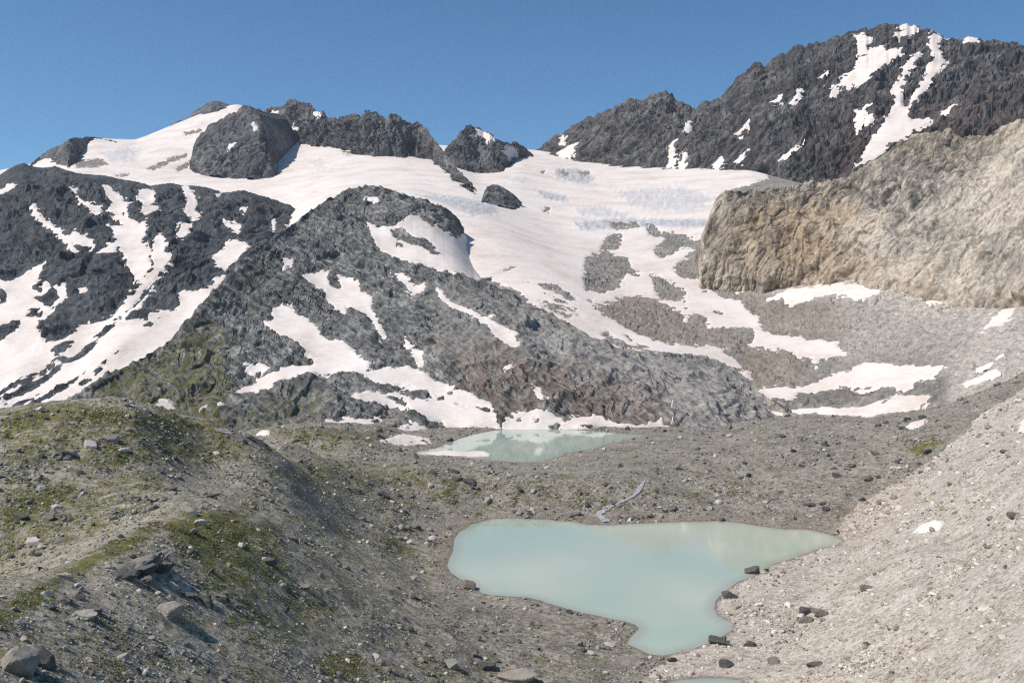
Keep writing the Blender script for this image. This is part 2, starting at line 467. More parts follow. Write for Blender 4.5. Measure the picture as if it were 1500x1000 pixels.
# ------------------------------------------------------------------ glacier basin
bs = [-80, 0, 50, 100, 135, 200, 250, 300, 350, 400, 500, 600, 660, 700, 760, 800, 850, 900, 1000, 1100, 1200, 1300, 1400, 1500, 1660]
b0 = C_([-80, 100, 200, 300, 400, 500, 600, 700, 800, 900, 1000, 1100, 1200, 1300, 1400, 1500, 1660],
    (330, 1900), (300, 1850), (305, 1800), (320, 1700), (345, 1500), (350, 1020), (420, 900), (440, 820), (490, 690), (550, 635), (590, 615), (620, 600), (640, 570), (640, 535), (620, 505), (585, 500), (560, 500))
b1 = C_([-80, 100, 200, 300, 400, 500, 600, 700, 800, 900, 1000, 1100, 1200, 1300, 1400, 1500, 1660],
    (300, 1950), (272, 1900), (282, 1850), (294, 1780), (315, 1600), (305, 1300), (345, 1040), (397, 905), (435, 815), (490, 725), (525, 690), (560, 665), (570, 640), (565, 610), (535, 590), (500, 580), (470, 580))
b2 = C_([-80, 100, 200, 300, 400, 500, 600, 700, 800, 900, 1000, 1100, 1200, 1300, 1400, 1500, 1660],
    (285, 2050), (256, 2000), (263, 1950), (270, 1900), (280, 1800), (270, 1650), (290, 1360), (340, 1060), (380, 1000), (420, 950), (450, 870), (480, 810), (490, 760), (490, 720), (480, 680), (460, 650), (430, 650))
b3 = C_([-80, 100, 200, 300, 400, 500, 600, 700, 800, 900, 1000, 1100, 1200, 1300, 1400, 1500, 1660],
    (275, 2200), (244, 2150), (246, 2100), (250, 2100), (250, 2050), (245, 1950), (255, 1800), (290, 1480), (320, 1450), (345, 1300), (360, 1200), (388, 1030), (388, 915), (408, 835), (437, 765), (452, 715), (420, 690))
b4 = C_(bs, (262, 2500), (250, 2500), (240, 2500), (218, 2520), (203, 2560), (205.5, 2600), (185, 2700), (165, 2800), (152, 2850), (178, 2720), (190, 2560), (210, 2450), (214, 2600),
    (236, 2550), (218, 2650), (222, 2700), (232, 2550), (240, 2400), (246, 2200), (250, 2000), (275, 1700), (340, 1250), (400, 950), (425, 820), (400, 780))
basin_snow = [
 poly((-120,100),(720,100),(1130,200),(1125,262),(1060,280),(1048,305),(1040,335),(1020,362),(1000,380),(985,395),(1000,408),(1030,411),(1040,424),(1003,440),(1005,465),(995,455),(970,443),(945,435),(915,430),(895,438),(868,447),(885,460),(900,468),(925,480),(950,490),(975,500),(1000,503),(1050,508),(1066,512),(1060,514),(1075,525),(1092,540),(1075,536),(1050,530),(1030,520),(1000,518),(985,516),(970,515),(950,512),(930,505),(910,497),(890,480),(880,487),(900,505),(925,530),(945,550),(930,545),(900,520),(880,510),(860,495),(830,472),(790,455),(760,430),(740,420),(690,402),(690,430),(600,440),(500,400),(400,390),(200,360),(-120,360)),
 poly((1003,438),(1040,424),(1060,437),(1085,440),(1095,455),(1110,465),(1118,485),(1130,490),(1175,493),(1180,497),(1225,497),(1222,508),(1240,514),(1200,525),(1195,533),(1185,520),(1160,515),(1125,507),(1100,505),(1108,490),(1100,480),(1065,480),(1040,478),(1035,465),(1020,458),(1005,465)),
 poly((1035,412),(1060,410),(1100,396),(1135,388),(1133,395),(1128,412),(1105,420),(1080,428),(1060,421),(1040,424)),
 poly((1092,588),(1108,573),(1120,566),(1175,567),(1190,560),(1215,548),(1245,540),(1265,530),(1300,529),(1320,534),(1355,534),(1382,535),(1375,545),(1360,553),(1340,558),(1315,570),(1308,562),(1280,565),(1260,568),(1230,563),(1200,570),(1175,575),(1155,583),(1125,587)),
 poly((1103,609),(1125,603),(1165,600),(1200,595),(1240,593),(1270,590),(1300,582),(1315,576),(1345,577),(1367,577),(1355,590),(1340,597),(1310,601),(1270,607),(1220,606),(1195,603),(1160,607),(1125,610)),
 poly((1326,626),(1335,620),(1355,614),(1358,617),(1345,625),(1330,628)),
 poly((1413,561),(1425,555),(1460,545),(1462,549),(1440,556),(1418,564)), poly((1434,542),(1452,531),(1466,523),(1466,526),(1450,535)),
 poly((1149,396),(1160,385),(1182,378),(1200,385),(1229,375),(1222,385),(1205,395),(1210,405),(1219,413),(1195,411),(1190,403),(1170,400),(1150,398)),
 poly((1120,438),(1155,420),(1200,417),(1250,413),(1300,407),(1328,410),(1310,417),(1290,425),(1262,435),(1240,430),(1215,429),(1190,436),(1165,446),(1150,444),(1145,434),(1125,440)),
 poly((1349,422),(1370,419),(1391,432),(1375,440),(1362,446),(1356,435)), poly((1335,416),(1345,413),(1354,416),(1340,418)),
 poly((1434,486),(1450,470),(1475,452),(1491,455),(1475,470),(1450,481)),
 poly((1085,547),(1095,540),(1099,555),(1090,562))]
basin_rock = [
 poly((893,343),(910,341),(913,352),(906,366),(879,367),(881,358)), poly((945,329),(960,326),(966,337),(990,341),(1023,348),(1012,358),(1000,363),(985,373),(964,379),(957,366),(975,350),(950,344)),
 poly((890,324),(930,325),(936,332),(900,336)), poly((1001,359),(1030,350),(1020,364),(998,367)),
 poly((857,378),(875,368),(890,367),(896,372),(920,378),(925,395),(938,400),(936,408),(920,403),(909,410),(908,420),(880,429),(856,424),(854,400)),
 poly((950,402),(965,405),(985,415),(1003,425),(1004,438),(990,442),(970,438),(960,430),(957,415)),
 poly((983,398),(1000,382),(1020,375),(1045,392),(1075,398),(1060,406),(1030,411),(1000,409)),
 poly((769,415),(800,416),(815,418),(835,430),(845,438),(835,440),(815,431),(790,421)), poly((796,431),(830,446),(858,462),(850,464),(825,451)),
 poly((784,439),(800,443),(820,451),(839,460),(835,466),(815,459),(798,451)), poly((882,484),(895,488),(915,500),(931,510),(922,514),(899,501)),
 poly((914,485),(930,490),(926,496)), poly((934,500),(951,505),(940,508)), poly((1043,453),(1058,457),(1055,462),(1045,459)),
 poly((732,397),(748,391),(761,388),(745,395)), poly((858,438),(868,437),(866,441)),
 poly((812,248),(828,250),(833,257),(820,256)), poly((848,252),(862,250),(866,256),(852,258)), poly((790,250),(799,249),(797,254),(791,254)),
 poly((793,305),(805,304),(804,311),(795,311)),
 poly((1085,428),(1100,424),(1125,413),(1145,417),(1130,432),(1105,438)), poly((1105,412),(1120,407),(1128,410),(1112,415)),
 poly((110,240),(125,235),(148,232),(160,241),(140,247),(112,247)), poly((268,194),(285,190),(296,189),(290,195),(272,198)),
 poly((215,247),(240,236),(262,228),(276,224),(272,231),(250,240),(225,251)), poly((256,248),(270,240),(278,236),(276,246),(262,252)),
 poly((500,223),(512,222),(520,226),(508,228)), poly((168,255),(190,254),(186,257),(170,258))]
ice_z = [(poly((600,285),(680,290),(730,303),(728,314),(690,317),(650,300)), 8, 0.9), (poly((815,246),(850,247),(872,262),(860,272),(830,265),(812,258)), 7, 0.95),
 (poly((780,277),(830,288),(832,296),(800,292)), 6, 0.95), (poly((900,280),(1000,272),(1052,290),(1015,312),(960,312),(920,300)), 12, 0.72),
 (poly((840,325),(900,320),(1042,322),(1042,335),(960,332),(850,338)), 7, 0.95), (poly((445,234),(470,232),(490,248),(465,252)), 9, 0.6),
 (poly((148,224),(180,214),(206,218),(200,240),(165,240)), 9, 0.7), (poly((745,258),(770,262),(765,270),(742,266)), 6, 0.7), (poly((840,305),(880,302),(930,316),(900,320),(850,316)), 7, 0.75)]
basin, basin_objs, BASIN_P = build_sheet('basin_slope', [b0, b1, b2, b3, b4], -80, 1660, M_basin, M_glacier, mk_low(150, 5, 2, 1, 'fbm'), mk_high(15, 1.5, 0.9, 0.0, 0.5, (0.5, 0.2, 0.8, 14), 0.35, 0.6, 0.7),
    dpx=2.2, rowpx=2.1, back=(300, -150), snow=basin_snow, rocks=basin_rock, edge=3.2, thick=0.77, crest_keep=0.2, seed=9, soft_sig=32.0,
    zones={'ice': ice_z, 'ochre': [(poly((870,430),(1050,440),(1070,520),(900,480)), 15, 0.45), (poly((1095,440),(1240,440),(1230,500),(1120,490)), 20, 0.6), (poly((1090,500),(1190,520),(1150,570),(1080,560)), 20, 0.6)],
           'pale': [(poly((1035,398),(1250,398),(1420,440),(1500,460),(1500,520),(1380,500),(1240,440),(1120,425)), 18, 1.0), (poly((1380,440),(1660,420),(1660,620),(1400,600),(1390,540)), 24, 0.9), (poly((1230,440),(1340,420),(1420,440),(1500,460),(1500,560),(1400,560),(1380,520),(1240,520)), 30, 0.8)],
           'dark': [(poly((1180,440),(1280,430),(1350,470),(1420,460),(1420,520),(1380,535),(1300,525),(1230,490)), 24, 0.25), (poly((1110,590),(1200,572),(1330,562),(1390,545),(1380,590),(1300,575),(1240,590),(1120,602)), 10, 0.6)]},
    main_snow=('glacier', 0, 'broad dusty pinkish glacier filling the high basin'), label='grey rubble slope under the glacier basin')

def basin_d(px, py):
    X, Y = proj(BASIN_P); k = np.argmin((X - px) ** 2 + (Y - py) ** 2); return float(BASIN_P.reshape(-1, 3)[k, 1])
def seat(foot, mid, crest):
    """slides a peak towards or away from the viewpoint until its foot stands on the basin floor"""
    fx = np.array([q[0] for q in foot], float); dl_ = np.array([basin_d(q[0], q[1]) - 12 - q[2] for q in foot])
    return [[(x, y, d + float(np.interp(x, fx, dl_))) for x, y, d in c] for c in (foot, mid, crest)]

# ------------------------------------------------------------------ right mountain and the wall that runs left from it
right_crest = [(780, 232, 2750), (790, 226, 2750), (800, 212, 2750), (812, 197, 2740), (825, 200, 2730), (840, 185, 2720), (862, 174, 2700),
    (880, 165, 2690), (900, 155, 2680), (920, 147, 2660), (945, 144, 2650), (960, 137, 2640), (975, 135, 2640), (985, 140, 2630),
    (992, 150, 2620), (1005, 152, 2610), (1018, 158, 2600), (1035, 147, 2590), (1055, 145, 2580), (1065, 130, 2570), (1080, 112, 2560),
    (1100, 97, 2540), (1112, 93, 2530), (1120, 98, 2520), (1127, 102, 2515), (1130, 89, 2510), (1150, 78, 2500), (1168, 66, 2490),
    (1180, 67, 2480), (1210, 61, 2460), (1230, 53, 2450), (1250, 47, 2440), (1270, 42, 2430), (1290, 37, 2420), (1310, 35, 2410), (1340, 38, 2390),
    (1360, 43, 2370), (1375, 51, 2350), (1390, 55, 2340), (1410, 57, 2320), (1425, 53, 2310), (1440, 58, 2290), (1470, 61, 2250),
    (1500, 66, 2220), (1560, 60, 2200), (1660, 80, 2200)]
st = [780, 850, 950, 1050, 1110, 1200, 1300, 1400, 1500, 1660]
right_foot = C_(st, (240, 2600), (246, 2420), (262, 2200), (262, 2080), (285, 1900), (320, 1750), (320, 1650), (300, 1560), (280, 1500), (260, 1450))
right_m1 = C_(st, (236, 2640), (222, 2480), (220, 2290), (215, 2180), (225, 2020), (225, 1900), (215, 1850), (205, 1780), (195, 1700), (180, 1650))
right_m2 = C_(st, (233, 2690), (196, 2570), (172, 2440), (178, 2360), (150, 2260), (135, 2180), (110, 2150), (120, 2050), (118, 1960), (120, 1900))
P6 = [
 poly((1250,52),(1262,50),(1264,56),(1275,57),(1272,65),(1268,70),(1275,75),(1290,73),(1298,68),(1295,75),(1310,70),(1326,68),(1318,78),(1308,85),(1298,95),(1285,105),(1275,113),(1262,121),(1240,123),(1227,126),(1215,137),(1217,130),(1230,120),(1232,113),(1245,107),(1255,95),(1265,85),(1272,80),(1262,78),(1258,82),(1256,68)),
 poly((1308,33),(1333,33),(1345,40),(1340,46),(1330,52),(1318,55),(1308,49),(1320,47),(1330,41)),
 poly((1366,47),(1380,52),(1384,57),(1376,60),(1373,67),(1379,80),(1385,90),(1376,103),(1363,120),(1355,130),(1347,138),(1333,149),(1339,139),(1349,129),(1356,112),(1362,95),(1369,85),(1365,70),(1360,60)),
 poly((1349,76),(1343,90),(1331,105),(1325,118),(1320,130),(1320,145),(1322,157),(1331,155),(1326,165),(1335,172),(1347,170),(1362,170),(1355,178),(1340,187),(1335,195),(1320,205),(1300,210),(1295,222),(1280,232),(1265,240),(1255,246),(1264,232),(1271,220),(1274,207),(1284,195),(1296,180),(1304,170),(1309,158),(1316,150),(1308,135),(1313,122),(1320,112),(1321,100),(1328,88)),
 poly((1251,162),(1262,163),(1270,151),(1273,156),(1264,165),(1268,173),(1261,182),(1255,190),(1256,178)),
 poly((1269,175),(1277,174),(1276,183),(1270,188)),
 poly((1142,237),(1155,221),(1172,206),(1175,208),(1160,223)),
 poly((1156,151),(1162,140),(1173,132),(1169,142),(1160,154)),
 poly((1133,151),(1145,144),(1144,152)), poly((1197,116),(1210,107),(1206,116)),
 poly((1414,58),(1425,52),(1434,59),(1425,63)), poly((1381,166),(1399,154),(1391,164)),
 poly((976,248),(979,212),(990,209),(989,225),(986,240),(991,248)), poly((994,248),(1000,225),(1011,214),(1006,230),(1004,250)),
 poly((1047,246),(1055,231),(1063,234),(1059,247)), poly((1074,241),(1085,230),(1094,221),(1091,232),(1086,241)),
 poly((1079,199),(1086,185),(1095,174),(1093,187),(1083,201)), poly((1002,191),(1010,177),(1011,186)),
 poly((819,225),(835,220),(845,212),(843,220),(836,234),(822,232)), poly((821,200),(828,199),(827,211),(822,211))]
right_crest = teeth(right_crest, 4.0, 11.0, 7.3)
build_sheet('mountain', [right_foot, right_m1, right_m2, right_crest], 780, 1660, M_right, M_snow_far,
    mk_low(58, 10, 3, 0.4, 'ridged', -0.6), mk_high(24, 6.0, 0.42, -0.6, 0.5, (-0.75, 0.25, 0.62, 24), 0.7, cracks=0.8), dpx=1.8, rowpx=1.7, back=(500, -180), snow=P6, edge=2.6, thick=0.72,
    zones={'ochre': [(poly((1180,200),(1240,180),(1400,150),(1500,150),(1500,190),(1320,200),(1230,250)), 30, 0.55)],
           'pale': [(poly((800,230),(860,175),(980,140),(1040,180),(1030,250),(900,250)), 25, 0.18)]},
    label='steep dark grey mountain with snow gullies at upper right', crest_keep=0.4, seed=1)

# ------------------------------------------------------------------ jagged ridge, small peak, left summit rocks
jag = [(368, 163), (375, 158), (385, 160), (397, 157), (408, 156), (417, 151), (425, 146), (433, 147), (440, 149), (452, 152), (460, 158), (468, 163), (475, 165),
    (482, 173), (495, 172), (505, 170), (513, 167), (520, 167), (527, 170), (532, 164), (537, 161), (545, 160), (552, 162), (558, 168), (566, 174),
    (572, 167), (580, 165), (588, 170), (596, 176), (603, 182), (607, 177), (614, 181), (622, 189), (632, 200), (645, 215), (655, 229), (668, 245),
    (678, 258), (688, 268), (696, 276)]
jag = [(x, y, float(np.interp(x, [368, 690], [2580, 1990]))) for x, y in jag]
jfoot = [(368, 196), (380, 195), (398, 190), (415, 195), (430, 205), (445, 213), (462, 213), (480, 206), (495, 207), (510, 220), (525, 226), (555, 227),
    (575, 221), (585, 222), (593, 230), (615, 238), (625, 250), (645, 253), (660, 264), (675, 271), (696, 279)]
jfoot = [(x, y + 5, float(np.interp(x, [368, 690], [2400, 1930]))) for x, y in jfoot]
jag = teeth(jag, 4.5, 9.0, 3.3)
jmid = [(x, (y + np.interp(x, [q[0] for q in jag], [q[1] for q in jag])) / 2 + 4, d + 50) for x, y, d in jfoot]
build_sheet('jagged_ridge', seat(jfoot, jmid, jag), 368, 696, M_far, M_snow_far, mk_low(30, 6.5, 3, 0.3), mk_high(15, 5.0, 0.30, 0.15, 0.4, cracks=0.9),
    dpx=1.5, rowpx=1.4, back=(260, -80), edge=2, thick=0.63, crest_keep=0.4, side_fade=10, seed=2,
    snow=[poly((394,168),(403,163),(409,166),(400,171),(394,170)), poly((418,196),(428,186),(433,183),(430,192),(420,200)), poly((462,165),(468,164),(467,171),(463,170))],
    label='jagged dark rock ridge above the glacier, centre left')
pk = [(648, 226), (655, 215), (665, 203), (675, 193), (684, 183), (690, 182), (705, 190), (718, 195), (728, 204), (735, 209), (745, 208), (756, 207), (768, 214), (780, 226)]
pk = [(x, y, 2680 - (x - 650) * 0.3) for x, y in pk]
pk = teeth(pk, 3.0, 8.0, 1.7)
pf = [(648, 228, 2560), (658, 240, 2500), (668, 250, 2470), (700, 253, 2450), (738, 255, 2450), (748, 247, 2480), (754, 232, 2560), (780, 230, 2620)]
pm_ = [(648, 227, 2600), (665, 222, 2580), (690, 215, 2570), (718, 222, 2570), (742, 225, 2570), (754, 222, 2610), (780, 228, 2650)]
build_sheet('rock_peak', seat(pf, pm_, pk), 648, 780, M_far, M_snow_far, mk_low(30, 5.5, 3, 0.35), mk_high(15, 4.4, cracks=0.8, zs=0.42), dpx=1.4, rowpx=1.4,
    back=(260, -120), edge=2, thick=0.63, crest_keep=0.45, side_fade=8, seed=3,
    snow=[poly((696,191),(706,190),(716,196),(724,203),(716,206),(706,201),(697,199)), poly((736,222),(746,214),(756,216),(760,228),(748,232))],
    label='small pointed rock peak between the two ridges')
bt = [(276, 246), (281, 228), (286, 208), (294, 196), (304, 186), (316, 178), (330, 171), (345, 164), (358, 156), (370, 160), (380, 165), (386, 176), (392, 190), (400, 206), (405, 226), (409, 250)]
bt = [(x, y, 2330) for x, y in bt]
bt = teeth(bt, 4.0, 9.0, 8.8)
bf = [(276, 248, 2200), (284, 252, 2170), (300, 258, 2150), (340, 262, 2140), (380, 264, 2130), (400, 262, 2150), (409, 254, 2190)]
bm = [(276, 247, 2230), (284, 238, 2210), (300, 225, 2210), (340, 212, 2220), (380, 215, 2210), (398, 230, 2210), (409, 252, 2200)]
build_sheet('rock_buttress', seat(bf, bm, bt), 276, 409, M_far, M_snow_far, mk_low(34, 6, 3, 0.35), mk_high(16, 3.6, 0.45), dpx=1.4, rowpx=1.4,
    back=(260, 34), edge=2, thick=0.54, crest_keep=0.35, side_fade=8, seed=4,
    snow=[poly((333,214),(344,210),(342,214),(334,217)), poly((366,182),(372,178),(376,188),(372,192))],
    label='dark rock buttress rising out of the upper left snowfield')
lp = [(40, 246), (48, 237), (60, 228), (75, 217), (90, 212), (100, 204), (110, 201), (120, 203), (126, 200), (138, 201), (152, 204), (170, 207)]
lp = [(x, y, 2500) for x, y in lp]
lf = [(40, 256, 2330), (60, 256, 2300), (95, 256, 2300), (108, 246, 2330), (113, 232, 2380), (120, 219, 2420), (130, 210, 2450), (170, 209, 2480)]
lm = [(40, 250, 2400), (60, 242, 2380), (95, 232, 2380), (108, 224, 2400), (116, 216, 2430), (130, 206, 2470), (170, 208, 2490)]
build_sheet('rock_crest', seat(lf, lm, lp), 40, 170, M_far, M_snow_far, mk_low(36, 5, 3, 0.4), mk_high(17, 1.8, 0.5), dpx=1.4, rowpx=1.4,
    back=(200, -90), crest_keep=0.3, side_fade=8, seed=5, label='low dark rock crest on the skyline at far left')
sp = [(242, 190), (250, 183), (262, 179), (273, 173), (283, 165), (292, 158), (302, 152), (312, 148), (320, 148), (330, 151), (336, 154), (341, 160)]
sp = [(x, y, 2840) for x, y in sp]
sf = [(242, 192, 2760), (262, 182, 2740), (285, 180, 2730), (300, 177, 2730), (318, 170, 2740), (332, 163, 2770), (341, 161, 2800)]
build_sheet('summit_rocks', [sf, [(x, (y + np.interp(x, [q[0] for q in sp], [q[1] for q in sp])) / 2, d + 35) for x, y, d in sf], sp], 242, 341, M_far, M_snow_far,
    mk_low(30, 3, 3, 0.5), mk_high(15, 1.5, 0.5), dpx=1.3, rowpx=1.2, back=(200, -90), crest_keep=0.3, side_fade=6, seed=6,
    label='rounded dark summit rocks at the top of the left snowfield')
s2 = [(344, 162), (350, 157), (358, 154), (366, 155), (376, 160), (386, 166)]
build_sheet('summit_rocks', [[(344, 176, 2740), (386, 180, 2700)], [(x, y, 2800) for x, y in s2]], 344, 386, M_far, M_snow_far,
    mk_low(30, 3, 3, 0.5), mk_high(15, 1.5, 0.5), dpx=1.3, rowpx=1.2, back=(200, -90), crest_keep=0.3, side_fade=6, seed=7,
    label='small dark rock knob right of the rounded summit')
isl = [(705, 294), (709, 281), (714, 273), (721, 270), (730, 271), (741, 277), (752, 284), (762, 294), (769, 302)]
build_sheet('rock_outcrop', seat([(705, 296, 1690), (712, 296, 1670), (730, 302, 1650), (752, 306, 1640), (764, 304, 1650), (769, 303, 1660)],
    [(705, 295, 1700), (714, 284, 1690), (735, 288, 1680), (755, 296, 1675), (769, 303, 1680)], [(x, y, 1730) for x, y in isl]), 705, 769, M_far, M_snow_far,
    mk_low(30, 3, 3, 0.5), mk_high(13, 1.4, 0.5), dpx=1.3, rowpx=1.2, back=(120, -20), crest_keep=0.4, side_fade=6, seed=8,
    label='lone dark rock outcrop standing in the middle of the glacier')

# ------------------------------------------------------------------ pale cliff on the right
cc = [(1024, 406), (1030, 386), (1035, 352), (1040, 322), (1045, 302), (1050, 290), (1058, 282), (1070, 279), (1100, 278), (1140, 277), (1160, 271), (1200, 266),
    (1240, 261), (1270, 240), (1300, 225), (1320, 206), (1350, 195), (1385, 191), (1420, 200), (1450, 195), (1480, 180), (1500, 173), (1560, 150), (1660, 120)]
cc = [(x, y, float(np.interp(x, [985, 1055, 1200, 1320, 1500, 1660], [985, 1010, 985, 940, 850, 800]))) for x, y in cc]
cst = [985, 1020, 1040, 1060, 1090, 1120, 1160, 1220, 1260, 1330, 1400, 1440, 1500, 1660]
cf = C_(cst, (412, 965), (409, 950), (406, 945), (408, 938), (404, 925), (398, 912), (398, 895), (400, 865), (415, 835), (422, 785), (450, 735), (470, 705), (462, 668), (430, 640))
cm = C_(cst, (408, 975), (398, 963), (380, 957), (365, 950), (350, 945), (345, 935), (335, 925), (335, 910), (335, 880), (325, 845), (335, 790), (340, 760), (330, 725), (300, 690))
cu = [(x, y + 45, d + 6) for x, y, d in cf]
cl_ = [(x, y + 9 if x > 1040 else y + 2, d - 6) for x, y, d in cc]
cc = teeth(cc, 4.0, 14.0, 5.1)
cliff, _, _ = build_sheet('cliff', [cu, cf, cm, cl_, cc], 1024, 1660, M_cliff, M_snow_mid, mk_low(55, 11, 2, 0.4, 'ridged', -0.15), mk_high(24, 4.4, 0.55, -0.2, 0.12, (-0.80, 0.2, 0.5, 19), 0.3, 0.5, 0.6, 1.3, 0.0, ((1040, 1250, 1360, 1660), (1.25, 1.1, 0.8, 0.8)), 0.45),
    dpx=1.7, rowpx=1.6, back=(70, -30), crest_keep=0.6, side_fade=5, ease=0.25, seed=10,
    zones={'ochre': [(poly((1090,300),(1230,280),(1290,330),(1230,400),(1150,400),(1080,380)), 35, 0.75), (poly((1260,370),(1400,380),(1400,440),(1280,410)), 25, 0.6), (poly((1400,360),(1480,340),(1480,420),(1420,420)), 20, 0.5)],
           'pale': [(poly((1300,240),(1400,270),(1500,180),(1660,180),(1660,420),(1500,420),(1420,440),(1300,400),(1240,350)), 40, 0.95)],
           'dark': [(poly((1060,280),(1240,262),(1330,200),(1440,195),(1420,260),(1330,320),(1270,300),(1240,290),(1150,300),(1080,300)), 24, 0.85), (poly((1440,340),(1500,330),(1500,400),(1440,420)), 15, 0.6), (poly((1040,300),(1150,300),(1150,390),(1040,400)), 15, 0.3), (poly((1290,330),(1400,300),(1440,340),(1400,380),(1300,370)), 20, 0.35)]},
    label='pale tan and ochre rock cliff on the right')

# ------------------------------------------------------------------ dark ridge on the left
dst = [-100, 0, 100, 200, 300, 400, 500]
d0 = C_(dst, (660, 860), (640, 850), (615, 850), (565, 880), (505, 960), (430, 1080), (400, 1150))
d1 = C_(dst, (560, 960), (545, 950), (520, 960), (490, 980), (450, 1040), (400, 1140), (385, 1200))
d2 = C_(dst, (440, 1150), (425, 1150), (410, 1160), (395, 1180), (380, 1210), (362, 1260), (380, 1250))
d3 = C_(dst, (350, 1380), (335, 1380), (315, 1400), (310, 1420), (315, 1420), (325, 1420), (370, 1350))
dc = [(-100, 310), (-40, 278), (0, 256), (12, 248), (22, 243), (34, 238), (45, 243), (62, 246), (80, 244), (110, 252), (150, 257), (190, 264), (220, 271), (245, 268), (270, 270),
      (300, 273), (330, 281), (355, 279), (375, 283), (400, 292), (425, 300), (440, 311), (450, 318), (460, 335), (480, 355), (500, 370)]
dc = [(x, y, float(np.interp(x, [-100, 200, 400, 500], [1600, 1640, 1560, 1440]))) for x, y in dc]
D_snow = [
 poly((-60,285),(0,275),(15,265),(28,269),(10,281),(0,284),(-60,305)), poly((101,269),(110,275),(118,287),(130,295),(148,303),(147,312),(135,311),(125,299),(114,288),(107,280)),
 poly((149,269),(163,273),(175,282),(182,292),(196,293),(186,299),(188,318),(200,325),(213,327),(213,342),(206,352),(216,360),(223,364),(217,375),(223,385),(219,395),(206,411),(196,407),(190,395),(185,383),(182,370),(172,356),(168,368),(150,373),(139,366),(155,360),(170,350),(164,335),(158,327),(180,330),(174,320),(164,312),(157,305),(165,295),(155,283)),
 poly((227,350),(235,345),(243,353),(241,368),(251,372),(248,383),(239,395),(226,415),(214,432),(201,450),(180,471),(168,455),(180,438),(195,430),(205,418),(215,400),(225,390),(221,372)),
 poly((204,277),(225,276),(227,293),(220,298),(234,300),(229,308),(220,313),(213,319),(207,310),(210,297),(202,285)),
 poly((264,271),(275,271),(283,280),(289,290),(286,300),(294,312),(285,323),(275,312),(271,300),(275,290)),
 poly((264,327),(278,329),(276,340),(268,351),(259,346)), poly((327,319),(340,325),(353,328),(351,339),(342,336),(332,328)),
 poly((309,370),(330,362),(329,348),(342,347),(359,350),(363,358),(361,370),(351,379),(341,388),(330,397),(319,391),(311,378)),
 poly((46,299),(53,305),(61,318),(80,330),(93,340),(111,338),(138,350),(136,359),(120,359),(105,352),(112,365),(121,371),(105,366),(94,350),(84,342),(64,327),(49,313)),
 poly((-80,420),(0,408),(15,412),(30,400),(40,393),(50,389),(63,386),(61,392),(53,410),(46,420),(58,425),(65,415),(80,419),(96,420),(98,432),(86,440),(81,455),(66,467),(57,470),(54,478),(60,490),(63,501),(75,501),(95,495),(110,481),(111,474),(130,468),(150,465),(170,460),(178,455),(186,470),(215,468),(218,455),(235,450),(250,448),(262,442),(261,425),(270,422),(290,425),(305,420),(315,405),(330,400),(320,440),(270,510),(220,550),(170,580),(120,620),(98,640),(50,660),(-80,680)),
 poly((419,330),(427,322),(446,316),(450,322),(440,330),(425,334)), poly((397,362),(405,352),(414,348),(412,356),(402,368)), poly((399,318),(403,314),(404,332),(400,334)),
 poly((118,424),(124,418),(128,421),(121,428)), poly((315,284),(325,279),(328,281),(318,287)), poly((355,305),(361,303),(362,308),(356,309))]
D_rock = [
 poly((-60,488),(0,478),(10,470),(29,469),(26,485),(5,499),(-60,505)), poly((39,449),(50,445),(63,450),(59,461),(38,459)), poly((43,426),(60,430),(76,419),(87,432),(76,437),(77,448),(62,441)),
 poly((73,513),(90,501),(107,496),(101,506),(80,518)), poly((209,476),(230,463),(236,459),(220,477)), poly((0,420),(8,424),(6,435),(-6,438)), poly((50,506),(58,504),(60,509),(53,511)),
 poly((245,383),(249,384),(215,425),(184,460),(176,470),(181,457),(210,424)),
 poly((175,462),(184,462),(150,490),(125,514),(60,553),(0,596),(-40,620),(-40,604),(0,580),(60,542),(110,513),(150,479)), poly((-30,582),(0,565),(50,539),(95,516),(98,520),(55,546),(0,573)),
 poly((0,600),(60,567),(59,572),(0,608)), poly((132,539),(90,560),(40,588),(0,606),(-20,616),(-20,640),(0,626),(50,604),(92,572)), poly((168,519),(179,512),(178,516),(170,521)),
 poly((115,560),(135,546),(155,530),(160,530),(140,550),(118,565)), poly((203,446),(208,444),(208,449),(203,450)), poly((214,356),(219,355),(218,360)), poly((178,311),(182,310),(181,315))]
build_sheet('dark_ridge', [d0, d1, d2, d3, dc], -100, 500, M_left, M_snow_mid, mk_low(60, 10, 3, 0.7), mk_high(22, 3.6, 0.8, 0.0, 0.7, (0.5, 0.3, 0.8, 24), 0.35, 0.45), dpx=1.8, rowpx=1.7,
    back=(260, -70), snow=D_snow, rocks=D_rock, edge=2.6, thick=0.77, crest_keep=0.4, seed=11, gully=3.5, label='dark bluish rock ridge streaked with snow gullies at left')

# ------------------------------------------------------------------ rocky ridge in the middle
mst = [60, 105, 200, 300, 400, 500, 600, 700, 760, 850, 950, 1050, 1130, 1200]
m0 = C_([60, 150, 300, 400, 480, 600, 740, 850, 1000, 1060, 1130, 1200], (650, 520), (650, 515), (650, 505), (660, 490), (660, 485), (670, 490), (650, 520), (650, 535), (650, 535), (650, 540), (650, 560), (660, 570))
m1 = C_([60, 105, 200, 300, 400, 480, 560, 600, 660, 740, 850, 920, 1000, 1060, 1130, 1200], (606, 585), (590, 585), (602, 555), (616, 530), (628, 515), (625, 515), (624, 525), (628, 530), (630, 540), (622, 545), (620, 545), (618, 545), (616, 550), (606, 572), (622, 588), (640, 588))
m2 = C_(mst, (604, 595), (585, 592), (570, 585), (545, 600), (505, 640), (490, 665), (500, 650), (500, 625), (510, 612), (540, 600), (555, 605), (572, 605), (606, 600), (634, 594))
